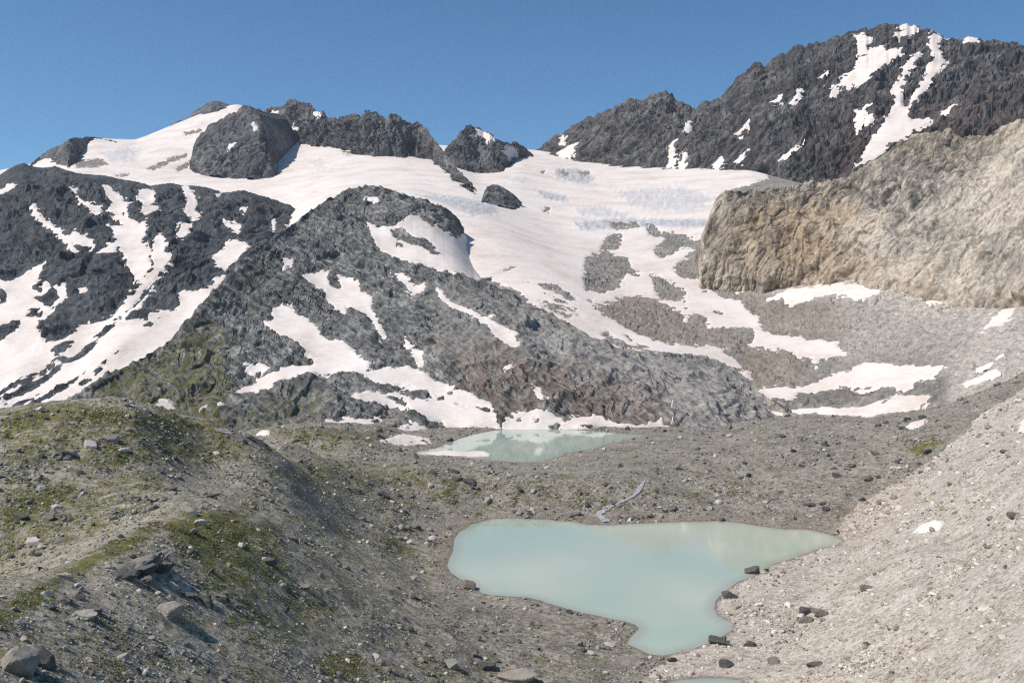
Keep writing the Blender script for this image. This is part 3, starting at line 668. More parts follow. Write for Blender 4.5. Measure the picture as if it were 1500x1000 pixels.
m3 = C_(mst, (604, 600), (584, 597), (545, 615), (490, 670), (425, 745), (395, 820), (410, 790), (430, 745), (450, 710), (495, 655), (530, 650), (550, 640), (594, 612), (630, 598))
mc = [(60, 604, 605), (105, 583, 600), (130, 567, 605), (160, 548, 615), (200, 528, 635), (230, 510, 655), (250, 497, 670), (275, 468, 690), (300, 440, 715), (320, 417, 740), (340, 397, 765), (360, 376, 795), (380, 360, 825),
      (420, 334, 890), (450, 312, 950), (480, 292, 985), (510, 277, 1010), (525, 273, 1020), (542, 271, 1020), (560, 274, 1015), (580, 280, 1010), (600, 285, 1000), (640, 299, 1010), (660, 309, 1030), (672, 322, 1035), (682, 340, 1035), (692, 360, 1025),
      (704, 382, 1000), (720, 399, 955), (740, 412, 905), (760, 424, 860), (780, 439, 815), (800, 455, 760), (840, 477, 720), (880, 508, 680), (920, 514, 680), (960, 517, 685), (1000, 519, 690), (1030, 521, 690), (1060, 531, 680), (1090, 552, 655), (1110, 570, 635), (1130, 586, 620), (1160, 610, 605), (1200, 628, 600)]
B_snow = [
 poly((439,401),(457,397),(483,395),(479,405),(485,415),(501,420),(495,403),(525,412),(528,425),(546,434),(542,445),(551,465),(564,483),(566,496),(560,493),(545,469),(525,453),(507,446),(506,456),(494,451),(484,438),(478,432),(474,420),(455,412)),
 poly((384,470),(400,465),(397,450),(415,443),(436,458),(451,470),(466,478),(471,490),(481,497),(501,500),(521,513),(521,520),(539,530),(538,540),(560,538),(590,535),(605,536),(620,540),(640,551),(655,555),(661,565),(690,574),(716,585),(724,595),(728,618),(736,626),(715,636),(660,632),(650,619),(620,606),(600,594),(580,590),(560,584),(530,579),(516,577),(540,568),(560,572),(585,572),(600,578),(625,583),(636,581),(629,570),(600,563),(570,560),(545,552),(520,543),(500,541),(470,543),(440,549),(410,556),(375,566),(343,573),(358,560),(375,550),(361,535),(380,527),(397,538),(430,533),(461,532),(452,518),(435,502),(415,490),(400,483)),
 poly((468,623),(500,615),(520,611),(555,611),(590,618),(630,625),(655,630),(690,640),(650,644),(610,632),(570,623),(520,621)),
 poly((733,640),(735,620),(750,605),(765,602),(800,602),(820,607),(830,610),(840,604),(870,605),(885,611),(910,616),(935,619),(960,614),(970,609),(973,619),(1000,622),(990,640),(880,648),(800,646)),
 poly((574,399),(594,399),(598,410),(607,417),(622,414),(618,425),(607,429),(600,426),(589,412)),
 poly((639,419),(649,425),(656,435),(680,449),(710,461),(735,474),(751,485),(761,505),(755,512),(740,501),(725,491),(714,475),(690,461),(665,451),(644,436)),
 poly((592,496),(605,505),(619,513),(619,530),(612,536),(603,515)),
 poly((538,324),(555,332),(580,329),(590,321),(600,312),(615,313),(630,327),(655,337),(670,346),(700,335),(705,410),(660,395),(620,385),(590,380),(562,366),(551,358),(544,343)),
 poly((535,286),(545,288),(555,291),(553,294),(542,292)), poly((414,379),(431,377),(429,386),(417,388)), poly((779,566),(792,569),(801,583),(790,581)),
 poly((740,535),(747,533),(749,540),(742,541))]
B_rock = [poly((573,334),(590,332),(606,345),(625,347),(641,360),(646,369),(635,371),(620,359),(605,356),(590,349),(576,346)), poly((578,350),(588,351),(590,358),(581,357)),
 poly((565,575),(590,577),(596,583),(600,592),(575,580)), poly((697,591),(708,592),(718,600),(708,601)), poly((640,578),(650,575),(650,583),(642,583)), poly((662,585),(672,585),(682,592),(668,590)), poly((660,560),(668,562),(674,574),(664,570)), poly((655,573),(662,572),(662,577),(656,577)),
 poly((635,612),(648,612),(655,622),(645,622)), poly((680,625),(700,624),(700,629),(682,630)), poly((722,600),(750,598),(752,612),(730,614)), poly((805,622),(822,612),(840,605),(830,618),(812,628)), poly((756,612),(764,610),(764,616),(758,617)), poly((783,612),(790,612),(789,619),(783,618)),
 poly((372,541),(395,536),(412,535),(408,540),(380,545)), poly((850,624),(868,623),(866,628),(852,628))]
ml_ = [(x, y + 7, d - 9) for x, y, d in mc]
mc = teeth(mc, 3.5, 11.0, 2.9)
_, _, RIDGE_P = build_sheet('rocky_ridge', [m0, m1, m2, m3, ml_, mc], 60, 1200, M_mid, M_snow_mid, mk_low(70, 9, 3, 0.8), mk_high(26, 3.2, 0.9, 0.3, 0.7, (0.62, 0.15, 0.78, 15), 0.9, 0.3, 0.36), dpx=1.7, rowpx=1.6,
    back=(150, -25), soft_sig=9.0, snow=B_snow, rocks=B_rock, edge=2.8, thick=0.90, crest_keep=0.6, seed=12, gully=4.5, ease=0.15,
    zones={'ochre': [(poly((650,510),(730,500),(780,540),(860,530),(960,560),(1010,590),(1000,625),(900,625),(760,600),(690,570)), 30, 0.85), (poly((960,590),(1020,590),(1015,620),(970,620)), 12, 0.8)],
           'pale': [(poly((760,440),(900,510),(1090,545),(1100,600),(1010,600),(880,560),(760,500)), 35, 0.8), (poly((640,420),(760,440),(800,500),(740,540),(640,500)), 30, 0.4), (poly((1000,560),(1100,560),(1200,610),(1200,640),(1000,640)), 24, 1.0)],
           'grass': [(poly((100,600),(180,535),(250,500),(300,460),(330,480),(340,560),(330,640),(100,640)), 34, 0.60), (poly((340,600),(430,560),(500,570),(480,640),(340,650)), 30, 0.5), (poly((380,370),(420,350),(430,400),(330,470),(310,450)), 22, 0.4)]},
    label='grey rocky ridge with snow couloirs above the upper lake')

# ------------------------------------------------------------------ valley floor: hummock, moraine, scree
lake_px = poly((665,790),(672,780),(690,768),(720,760),(750,759),(800,761),(840,764),(860,768),(890,769),(930,767),(1000,764),(1050,763),(1080,765),(1110,770),(1150,775),(1180,775),(1205,780),(1225,786),(1234,792),(1225,798),(1205,802),(1180,810),(1160,818),(1130,826),(1118,836),(1100,845),(1080,852),(1070,860),(1058,868),(1048,880),(1046,892),(1052,902),(1064,908),(1074,913),(1072,922),(1060,930),(1040,940),(1020,948),(1000,953),(985,957),(968,960),(950,957),(935,950),(918,942),(922,935),(936,920),(930,914),(915,909),(890,905),(880,902),(850,896),(820,888),(800,882),(790,878),(770,874),(745,873),(720,871),(705,868),(700,862),(688,854),(672,846),(660,838),(655,828),(658,818),(664,806))
lake2_px = poly((607,663),(640,656),(660,647),(690,637),(720,631),(750,628),(790,628),(830,629),(870,631),(900,634),(930,636),(948,637),(930,641),(900,648),(870,657),(830,664),(815,670),(790,676),(770,677),(740,676),(710,673),(690,671),(670,669),(640,667),(620,666))
pond_px = poly((980,999),(1000,995),(1030,993),(1060,993),(1085,996),(1090,1010),(1040,1016),(985,1012))
Z1, Z2, Z3 = 0.0, 10.0, 0.9
lakes = [(on_plane(*np.array(lake_px).T, Z1), Z1), (on_plane(*np.array(lake2_px).T, Z2), Z2), (on_plane(*np.array(pond_px).T, Z3), Z3)]
ctl = []
for pts, z in lakes[:2]:
    for p in pts[::4]: ctl.append((p[0], p[1], z + 0.2))
for a in [
 (700,720,386),(800,715,388),(900,700,401),(700,690,406),(800,690,420),(1000,720,392),(1100,740,380),(1200,740,370),(1100,690,425),(1000,680,440),(1000,640,535),(1100,650,470),(1100,612,610),(1200,612,560),(1250,618,525),(1250,670,425),(1350,605,510),(1450,570,510),(1500,547,550),(1300,680,400),(1620,520,560),
 (1300,760,345),(1400,668,385),(1350,720,330),(1500,590,405),(1400,800,262),(1500,700,265),(1500,800,200),(1500,900,165),(1500,1000,135),(1500,640,330),(1350,1000,170),(1350,900,205),(1350,800,258),(1200,1000,198),(1200,900,245),(1200,840,290),(1100,1000,207),(1100,920,246),(1620,1000,112),(1620,800,165),(1620,600,340),
 (1000,1005,205),(900,960,222),(850,1000,200),(750,1000,193),(750,900,250),(830,920,240),(600,1000,165),(600,900,215),(600,800,311),(600,870,240),(450,1000,135),(450,900,170),(450,800,235),(300,1000,112),(300,900,135),(300,800,165),(300,745,185),(230,765,163),(150,1000,95),(150,900,115),(150,803,140),(75,850,118),(0,1000,82),(0,898,100),(-120,1000,66),(-120,950,78),
 (380,752,205),(0,875,150),(0,800,175),(0,700,205),(0,635,235),(0,606,250),(60,594,256),(150,780,178),(150,700,215),(150,640,240),(190,597,262),(120,588,262),(300,728,235),(300,690,260),(300,640,285),(300,611,300),(250,604,285),(350,632,305),(400,658,310),(400,700,275),(400,740,250),(400,765,225),(-120,610,245),(-120,720,190),
 (430,645,375),(450,662,370),(500,690,364),(550,700,381),(550,655,440),(610,672,425),(550,760,328),(500,780,292),(600,720,378),(600,760,344),(640,700,395),(640,683,408),(640,750,359),(560,642,470),(480,622,500),(400,638,440),(640,640,540)]:
    ctl.append(tuple(unproj(*a)))
for x, y, z in [(-110, 330, 30), (-110, 420, 10), (-150, 600, 0), (-170, 320, 35), (-250, 480, -15), (-60, 560, 20), (-200, 640, -20), (171, 655, -2), (216, 650, -1), (256, 632, 5), (288, 606, 12), (335, 606, 24), (400, 620, 34), (0, 640, 0), (60, 60, 45), (-20, 60, 50), (-37, 415, 12.0), (-50, 412, 12.5), (-26, 418, 12.0), (-38, 395, 13.0), (-60, 420, 13.5)]:
    ctl.append((x, y, z))
ctl = np.array(ctl)
def emb(x, y): return np.stack([x / y * 2.0, np.log(y / 100.0) * 1.6], -1)
E = emb(ctl[:, 0], ctl[:, 1])
def tps(r2): return 0.5 * r2 * np.log(r2 + 1e-12)
n = len(ctl)
A = np.zeros((n + 3, n + 3)); A[:n, :n] = tps(((E[:, None] - E[None]) ** 2).sum(-1)) + np.eye(n) * 0.0015
A[:n, n] = 1; A[:n, n + 1:] = E; A[n:, :n] = A[:n, n:].T
sol = np.linalg.solve(A, np.concatenate([ctl[:, 2], np.zeros(3)]))
def ground0(x, y):
    sh = x.shape; e = emb(x.ravel(), y.ravel()); out = np.zeros(len(e))
    for i in range(0, len(e), 60000):
        q = e[i:i + 60000]
        out[i:i + 60000] = tps(((q[:, None] - E[None]) ** 2).sum(-1)) @ sol[:n] + sol[n] + q @ sol[n + 1:]
    return out.reshape(sh)

def scree_mask(X, Y):
    return sstep(-16, 10, sdf(poly((1640,480),(1500,572),(1440,610),(1380,668),(1330,700),(1260,738),(1228,776),(1236,795),(1200,806),(1120,836),(1060,868),(1050,895),(1078,915),(1060,935),(990,958),(960,985),(900,1060),(1700,1060),(1700,480)), X, Y, 30) + 0)

def ground(x, y, detail=True):
    z = ground0(x, y)
    P = np.stack([x, y, 0 * x], -1)
    X, Y = proj(np.stack([x, y, z], -1))
    sc = scree_mask(X, Y)
    dl = np.full(x.shape, 60.0)
    for pts, zl in lakes: dl = np.minimum(dl, -sdf(pts[:, :2], x, y, 60.0))
    near = sstep(0, 22, dl)
    if detail:
        k = 1 - 0.65 * sc
        wob = np.clip(y / 200, 0.5, 1.1)
        z = z + (fbm(P / 34, 3) * 1.3 * (0.25 + 0.75 * near) + ridged(P / 15 + 7, 2) * 0.45 * near) * k * wob
        z = z + (ridged(P / 5.0 + 3, 2, 0.5) * 0.16 + fbm(P / 1.3, 3, 0.6) * 0.09) * (0.3 + 0.7 * near) * (1 - 0.4 * sc)
        # terraces of turf and long gullies on the scree
        q = (x * 0.42 - y * 0.9) / 17.0
        z = z + sc * near * 0.55 * fbm(np.stack([x * 0.9 / 40 + y * 0.42 / 40, q, 0 * x], -1), 4, 0.6)
    for pts, zl in lakes:
        r0, r1 = (0.8, 3.0) if zl == Z3 else (3.0, 26.0)
        d = -sdf(pts[:, :2], x, y, 60.0)
        wob = fbm(P / 5.0 + 40, 3, 0.6) * 0.5
        bank = zl + np.where(d > 0, 0.10 * d, 0.28 * d) + wob * 0.35 * np.clip(np.abs(d) / 4, 0, 1) + 0.02
        t = sstep(r0, r1, d)
        up = np.maximum(zl + 0.25 + 0.02 * d - z, 0) * (1 - sstep(30, 59, d)) * (zl != Z3)
        z = np.where(d < r1, bank * (1 - t) + (z + up) * t, z + up)
    return z

GSTEP = 2.2
gcols = np.arange(-150, 1780, GSTEP)
dn = np.interp(gcols, [-150, 0, 150, 300, 450, 600, 750, 900, 1100, 1200, 1350, 1500, 1630, 1780], [52, 70, 84, 98, 118, 142, 166, 178, 180, 172, 146, 112, 82, 56])
NR = 420
t = (np.linspace(0, 1, NR)[:, None]) ** 0.93
GD = 1.0 / (1 / dn[None] + t * (1 / 660.0 - 1 / dn[None]))
GX = (gcols[None] - 750) / F * GD; GY = GD
GZ = ground(GX, GY)
GP = np.stack([GX, GY, GZ], -1)
gx, gy = proj(GP)

def gauss_zone(lst, soft=26):
    m = np.zeros(gx.shape, np.float32)
    for q, v in lst: m = np.maximum(m, v * sstep(-soft, soft * 0.7, sdf(q, gx, gy, soft + 4)))
    return m
grass = gauss_zone([(poly((-100,590),(400,610),(620,690),(640,860),(700,1040),(-100,1040)), 0.40),

 (poly((0,600),(60,592),(120,588),(200,597),(270,606),(330,614),(340,640),(250,640),(100,620),(0,650)), 0.78), (poly((0,600),(340,610),(380,680),(200,690),(0,700)), 0.6),
 (poly((0,715),(60,712),(110,700),(120,730),(50,765),(0,790)), 0.78), (poly((0,740),(120,700),(220,680),(260,720),(150,790),(0,830)), 0.58),
 (poly((-80,940),(0,890),(60,850),(150,800),(220,770),(280,745),(370,748),(360,800),(300,850),(240,780),(100,850),(40,900),(-80,980)), 0.80), (poly((280,750),(420,760),(420,860),(300,870),(280,800)), 0.66),
 (poly((380,680),(480,665),(600,680),(700,700),(680,730),(500,720),(380,705)), 0.55), (poly((400,632),(470,622),(600,640),(560,652),(430,648)), 0.66),
 (poly((460,960),(530,940),(540,990),(470,1010)), 0.72), (poly((300,860),(480,850),(520,930),(380,960)), 0.52), (poly((560,780),(660,790),(640,830),(560,820)), 0.5), (poly((560,670),(700,690),(900,690),(900,750),(700,750),(560,720)), 0.40), (poly((900,650),(1150,640),(1200,720),(1000,750),(900,740)), 0.30), (poly((700,900),(900,930),(880,990),(700,990)), 0.34),
 (poly((1325,655),(1370,640),(1385,650),(1345,668)), 0.42), (poly((1040,700),(1080,690),(1070,720)), 0.4), (poly((480,780),(620,765),(640,860),(520,850)), 0.40)])
palez = gauss_zone([
 (poly((0,900),(100,850),(200,790),(300,735),(330,728),(280,720),(180,760),(60,820),(0,850)), 0.45), (poly((330,735),(480,730),(560,760),(520,790),(420,775)), 0.8),
 (poly((400,650),(470,660),(440,690),(400,690)), 0.5), (poly((860,690),(1000,650),(1150,640),(1150,680),(960,710)), 0.35), (poly((580,740),(680,740),(660,780),(600,790)), 0.5)])
ochrez = gauss_zone([(poly((1180,770),(1330,690),(1340,740),(1250,800)), 0.35), (poly((640,780),(680,760),(900,760),(1200,768),(1250,790),(1220,800),(1080,755),(700,752),(650,840)), 0.45),
  (poly((440,840),(520,850),(500,880),(450,870)), 0.3)], 14)
screez = scree_mask(gx, gy)
wet = np.full(gx.shape, 60.0)
for pts, zl in lakes: wet = np.minimum(wet, np.abs(-sdf(pts[:, :2], GX, GY, 60.0)))
shore = 1 - sstep(0.3, 2.2, wet)

def ground_mat(name, dark, mid, light, grassc=(0.118, 0.122, 0.028), unit=0.25, bump=0.8, palec=(0.33, 0.295, 0.25), ochc=(0.25, 0.175, 0.115)):
    g = NT(name); c = g.coords()
    big = g.noise(c, 1 / (40 * unit), 5, 0.62, 0.3); med = g.noise(c, 1 / (7.0 * unit), 6, 0.7, 0.4); fine = g.noise(c, 1 / (2.0 * unit), 4, 0.7)
    vo = g.n('ShaderNodeTexVoronoi'); g.l(c, vo.inputs['Vector']); vo.inputs['Scale'].default_value = 1 / (3.2 * unit)
    vr = g.n('ShaderNodeSeparateColor'); g.l(vo.outputs['Color'], vr.inputs[0])
    mv = g.math('ADD', g.math('MULTIPLY', big, 0.30), g.math('ADD', g.math('MULTIPLY', med, 0.34), g.math('ADD', g.math('MULTIPLY', fine, 0.22), g.math('MULTIPLY', vr.outputs[0], 0.14))))
    col = g.ramp(mv, [(0.36, dark), (0.50, mid), (0.66, light)])
    pz = g.math('MULTIPLY', g.attr('pale'), g.ramp(med, [(0.36, (0.1,) * 3), (0.6, (1, 1, 1))]), True)
    col = g.mix(pz, col, g.ramp(fine, [(0.33, tuple(v * 0.62 for v in palec)), (0.62, tuple(v * 1.2 for v in palec))]))
    oz = g.math('MULTIPLY', g.attr('ochre'), g.ramp(med, [(0.38, (0, 0, 0)), (0.58, (1, 1, 1))]), True)
    col = g.mix(oz, col, g.ramp(fine, [(0.33, tuple(v * 0.6 for v in ochc)), (0.62, tuple(v * 1.25 for v in ochc))]))
    gn = g.noise(c, 1 / (13 * unit), 8, 0.75, 0.3)
    gz = g.ramp(g.math('ADD', g.attr('grass'), g.math('MULTIPLY', g.math('SUBTRACT', gn, 0.5), 2.1)), [(0.42, (0, 0, 0)), (0.74, (1, 1, 1))])
    gcol = g.ramp(g.noise(c, 1 / (22 * unit), 7, 0.72, 0.4), [(0.34, tuple(v * 0.6 for v in grassc)), (0.50, grassc), (0.64, (grassc[0] * 1.65, grassc[1] * 1.2, grassc[2] * 1.4))])
    col = g.mix(g.math('MULTIPLY', gz, 0.92), col, gcol)
    col = g.mix(g.math('MULTIPLY', g.attr('shore'), 0.7), col, (0.185, 0.158, 0.122))
    return g.out(col, 0.93, [(med, bump, 0.7 * unit), (fine, bump, 0.35 * unit), (vo.outputs['Distance'], bump * 0.5, 0.4 * unit)])
M_hum = ground_mat('turf_and_stones', (0.11, 0.10, 0.083), (0.325, 0.286, 0.22), (0.52, 0.48, 0.415), unit=0.2)
M_mor = ground_mat('grey_moraine', (0.095, 0.088, 0.075), (0.242, 0.217, 0.175), (0.45, 0.41, 0.345), unit=0.32)
M_scr = ground_mat('pale_scree', (0.21, 0.178, 0.145), (0.455, 0.402, 0.338), (0.67, 0.615, 0.545), unit=0.26, ochc=(0.40, 0.27, 0.16))
gattr = {'grass': grass * (1 - screez) + gauss_zone([(poly((1325,655),(1370,640),(1385,650),(1345,668)), 0.42)], 14), 'pale': palez * (1 - screez), 'ochre': ochrez, 'shore': shore}
GQ = grid_faces(*gx.shape)
fc = lambda A_: 0.25 * (A_[:-1, :-1] + A_[1:, :-1] + A_[:-1, 1:] + A_[1:, 1:])
jit = fbm(GP / 9.0, 4, 0.65) * 0.35
f_scr = fc(screez + jit) > 0.5
hs = sdf(poly((-200,560),(120,560),(300,600),(350,625),(405,660),(420,700),(440,760),(560,820),(650,900),(700,1080),(-200,1080)), gx, gy, 40)
f_hum = (fc(hs + jit * 40) > 0) & ~f_scr
f_mor = ~f_scr & ~f_hum
deep = fc(np.min([sdf(p[:, :2], GX, GY, 60.0) * -1 for p, z in lakes], axis=0)) < -25      # lake bed far under the milky water
grounds = {}
for nm, f, mt, lb in (('hummock', f_hum, M_hum, 'grassy stony hummocks on the left slope'), ('moraine', f_mor, M_mor, 'grey stony moraine between and around the two lakes'),
                      ('scree_slope', f_scr, M_scr, 'pale pinkish scree slope at lower right')):
    grounds[nm] = link(nm, sub_mesh(nm, GP.reshape(-1, 3), GQ[f & ~deep].reshape(-1, 4), False, gattr), mt, kind='structure', label=lb)

# small snow patches lying on the valley floor
def ground_snow(q, parent, th=0.25):
    sd = sdf(q, gx, gy) + fbm(GP / 4.0, 3, 0.6) * 2.0
    mx = lambda A_: np.maximum(np.maximum(A_[:-1, :-1], A_[1:, :-1]), np.maximum(A_[:-1, 1:], A_[1:, 1:]))
    m = mx(sd) > -2.5
    if m.sum() < 2: return
    V = GP.copy(); V[..., 2] += np.clip(sd / 3, -1, 1) * 0.55 + th
    link('snow_patch', sub_mesh('snow_patch', V.reshape(-1, 3), GQ[m].reshape(-1, 4), True, {'ice': 0 * sd}), M_snow_mid, parent)
ground_snow(poly((558,646),(590,637),(627,643),(632,648),(595,651)), grounds['moraine'])
ground_snow(poly((1338,780),(1352,769),(1370,763),(1382,764),(1374,775),(1355,778)), grounds['scree_slope'])
ground_snow(poly((1326,626),(1335,620),(1355,614),(1358,617),(1345,625),(1330,628)), grounds['moraine'])
ground_snow(poly((1492,632),(1498,615),(1530,605),(1520,630)), grounds['scree_slope'])
ground_snow(poly((376,636),(385,631),(394,632),(394,636)), grounds['moraine'])

# ------------------------------------------------------------------ water
def water_mat(name, tint, seed):
    g = NT(name); c = g.coords()
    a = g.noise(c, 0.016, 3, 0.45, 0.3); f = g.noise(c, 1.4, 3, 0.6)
    mid = g.ramp(a, [(0.36, (tint[0] * 0.86, tint[1] * 0.95, tint[2] * 0.96)), (0.50, tint), (0.64, (tint[0] * 1.15, tint[1] * 1.11, tint[2] * 1.12))])  # milky silt tone; paler patches painted into it stand in for cloud reflections
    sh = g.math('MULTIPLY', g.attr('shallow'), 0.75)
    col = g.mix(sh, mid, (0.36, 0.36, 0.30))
    m = g.out(col, 0.06, [(f, 0.06, 0.02)], 0.5)
    return m
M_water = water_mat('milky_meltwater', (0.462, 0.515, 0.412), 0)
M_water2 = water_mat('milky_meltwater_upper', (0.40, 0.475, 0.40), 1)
def lake_obj(pts, z, mat, label, step, name='lake'):
    x0, y0 = pts[:, :2].min(0) - 6; x1, y1 = pts[:, :2].max(0) + 6
    xs = np.arange(x0, x1 + step, step); ys = np.arange(y0, y1 + step, step)
    XX, YY = np.meshgrid(xs, ys)
    sd = sdf(pts[:, :2], XX, YY, 40.0)
    Q = grid_faces(*XX.shape)
    mx = lambda A_: np.maximum(np.maximum(A_[:-1, :-1], A_[1:, :-1]), np.maximum(A_[:-1, 1:], A_[1:, 1:]))
    V = np.stack([XX, YY, 0 * XX + z], -1)
    return link(name, sub_mesh(name, V.reshape(-1, 3), Q[mx(sd) > -2.2].reshape(-1, 4), True, {'shallow': 1 - sstep(-0.5, 5.0, sd)}), mat, kind='structure', label=label)
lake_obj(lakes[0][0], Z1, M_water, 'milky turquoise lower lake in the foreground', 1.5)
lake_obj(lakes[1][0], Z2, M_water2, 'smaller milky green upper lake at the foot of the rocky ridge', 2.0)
fl = on_plane(*np.array(poly((625,663),(650,659.5),(675,661),(705,660.5),(722,664),(716,668),(690,668.5),(660,667),(640,666.5))).T, Z2 + 0.05)
xs_, ys_ = np.meshgrid(np.arange(fl[:, 0].min() - 2, fl[:, 0].max() + 2, 0.8), np.arange(fl[:, 1].min() - 2, fl[:, 1].max() + 2, 0.8))
sd_ = sdf(fl[:, :2], xs_, ys_, 20.0) + 2.2 * fbm(np.stack([xs_ / 6, ys_ / 6, 0 * xs_], -1), 4, 0.6)
fq = grid_faces(*xs_.shape); fm = 0.25 * (sd_[:-1, :-1] + sd_[1:, :-1] + sd_[:-1, 1:] + sd_[1:, 1:]) > -0.6
ice_o = link('ice_floe', sub_mesh('ice_floe', np.stack([xs_, ys_, Z2 - 0.1 + 0.35 * np.clip(sd_ / 1.2, -1, 1)], -1).reshape(-1, 3), fq[fm].reshape(-1, 4), True, {'ice': 0 * sd_}), M_snow_mid,
              label='thin white raft of snow and ice floating at the left end of the upper lake', cat='ice floe')
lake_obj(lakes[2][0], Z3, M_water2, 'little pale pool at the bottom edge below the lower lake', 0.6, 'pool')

def gz1(x, y):
    return float(ground(np.array([[float(x)]]), np.array([[float(y)]]))[0, 0])
def hit(px, py):
    """first ground point seen along the sight line through px, py"""
    c = int(np.clip(round((px - gcols[0]) / GSTEP), 0, len(gcols) - 1))
    col = gy[:, c]; best = None
    run = 1e9
    for r in range(NR):
        if col[r] <= py: return GP[r, c].copy()
    return GP[-1, c].copy()

# stream joining the lakes, waterfall on the ridge foot
def ribbon(name, pts, widths, mat, label, lift=0.45, cat=None, kind='structure'):
    V = []; Qf = []
    pts = [np.array(p) for p in pts]
    fine = []
    for i in range(len(pts) - 1):
        for k in range(6): fine.append((pts[i] + (pts[i + 1] - pts[i]) * k / 6, widths[i] + (widths[i + 1] - widths[i]) * k / 6))
    fine.append((pts[-1], widths[-1]))
    for i, (p, wd) in enumerate(fine):
        d = fine[min(i + 1, len(fine) - 1)][0] - fine[max(i - 1, 0)][0]
        s = np.array([d[1], -d[0], 0]); s /= np.linalg.norm(s) + 1e-6
        jw = wd * random.uniform(0.7, 1.3)
        for e in (-1, -0.33, 0.33, 1):
            q = p + s * e * jw; z = gz1(q[0], q[1]) + lift - 0.12 * abs(e)
            V.append((q[0], q[1], z))
    for i in range(len(fine) - 1):
        for e in range(3): a = i * 4 + e; Qf.append((a, a + 1, a + 5, a + 4))
    return link(name, raw_mesh(name, np.array(V), np.array(Qf), True), mat, kind=kind, label=label, cat=cat)
g = NT('stream_water'); c_ = g.coords(); f_ = g.noise(c_, 1.1, 5, 0.75, 0.8)
M_stream = g.out(g.ramp(f_, [(0.40, (0.20, 0.20, 0.195)), (0.52, (0.42, 0.43, 0.43)), (0.62, (0.56, 0.57, 0.57))]), 0.6, [(f_, 0.3, 0.15)], 0.2)
ribbon('stream', [hit(945, 706), hit(942, 714), hit(936, 722), hit(930, 729), hit(915, 736), hit(900, 741), hit(886, 748), hit(878, 756), hit(890, 766)],
       [0.4, 0.8, 0.9, 0.6, 0.7, 1.0, 1.0, 1.2, 2.0], M_stream, 'little white stream running into the lower lake')

# ------------------------------------------------------------------ boulders and stones
def ico(sub):
    f = (1 + 5 ** 0.5) / 2
    V = [(-1, f, 0), (1, f, 0), (-1, -f, 0), (1, -f, 0), (0, -1, f), (0, 1, f), (0, -1, -f), (0, 1, -f), (f, 0, -1), (f, 0, 1), (-f, 0, -1), (-f, 0, 1)]
    T = [(0, 11, 5), (0, 5, 1), (0, 1, 7), (0, 7, 10), (0, 10, 11), (1, 5, 9), (5, 11, 4), (11, 10, 2), (10, 7, 6), (7, 1, 8), (3, 9, 4), (3, 4, 2), (3, 2, 6), (3, 6, 8), (3, 8, 9), (4, 9, 5), (2, 4, 11), (6, 2, 10), (8, 6, 7), (9, 8, 1)]
    V = [np.array(v) / np.linalg.norm(v) for v in V]
    for _ in range(sub):
        cache = {}; N = []
        def md(a, b):
            k = (min(a, b), max(a, b))
            if k not in cache:
                m = V[a] + V[b]; V.append(m / np.linalg.norm(m)); cache[k] = len(V) - 1
            return cache[k]
        for a, b, c in T:
            x, y, z = md(a, b), md(b, c), md(c, a); N += [(a, x, z), (b, y, x), (c, z, y), (x, y, z)]
        T = N
    return np.array(V), np.array(T)
OCT = (np.array([(1, 0, 0), (-1, 0, 0), (0, 1, 0), (0, -1, 0), (0, 0, 1), (0, 0, -1)], float), np.array([(0, 2, 4), (2, 1, 4), (1, 3, 4), (3, 0, 4), (2, 0, 5), (1, 2, 5), (3, 1, 5), (0, 3, 5)]))
ICO = [ico(0), ico(1), ico(2), ico(3)]

def rock_shape(sub, r, planes=11, rough=0.04):
    """angular block: a sphere cut by random joint planes, most of them in three sets"""
    V, T = ICO[sub]
    n = r.normal(size=(planes, 3)); n[:6] = np.array([[1, 0, 0], [-1, 0, 0], [0, 1, 0], [0, -1, 0], [0, 0, 1], [0, 0, -1]]) + r.normal(size=(6, 3)) * 0.28
    n /= np.linalg.norm(n, axis=1, keepdims=True)
    h = r.uniform(0.52, 0.95, planes)
    q = (V @ n.T) / h
    rad = 1 / np.maximum(q.max(1), 0.75)
    P = V * rad[:, None]
    P *= 1 + rough * fbm(P * 2.6 + r.uniform(0, 50), 3)[:, None]
    return P, T

def stone_mat(name, lo, mid, hi, warm, unit):
    g = NT(name); c = g.coords()
    f = g.noise(c, 1 / unit, 5, 0.7, 0.4); k = g.noise(c, 3.5 / unit, 4, 0.7)
    oi = g.n('ShaderNodeObjectInfo')
    tone = g.math('ADD', g.attr('tone'), g.math('MULTIPLY', g.math('SUBTRACT', f, 0.5), 0.7), True)
    col = g.ramp(tone, [(0.05, lo), (0.5, mid), (0.95, hi)])
    col = g.mix(g.math('MULTIPLY', g.attr('warm'), g.ramp(k, [(0.35, (0.2,) * 3), (0.6, (1, 1, 1))]), True), col, warm)
    return g.out(col, 0.9, [(f, 0.5, 0.12 * unit), (k, 0.4, 0.05 * unit)])
M_stone = stone_mat('grey_stone', (0.065, 0.064, 0.062), (0.262, 0.242, 0.206), (0.60, 0.56, 0.50), (0.26, 0.17, 0.10), 1.2)
M_pale = stone_mat('pale_scree_stone', (0.11, 0.095, 0.08), (0.46, 0.405, 0.34), (0.74, 0.685, 0.61), (0.42, 0.27, 0.15), 0.9)

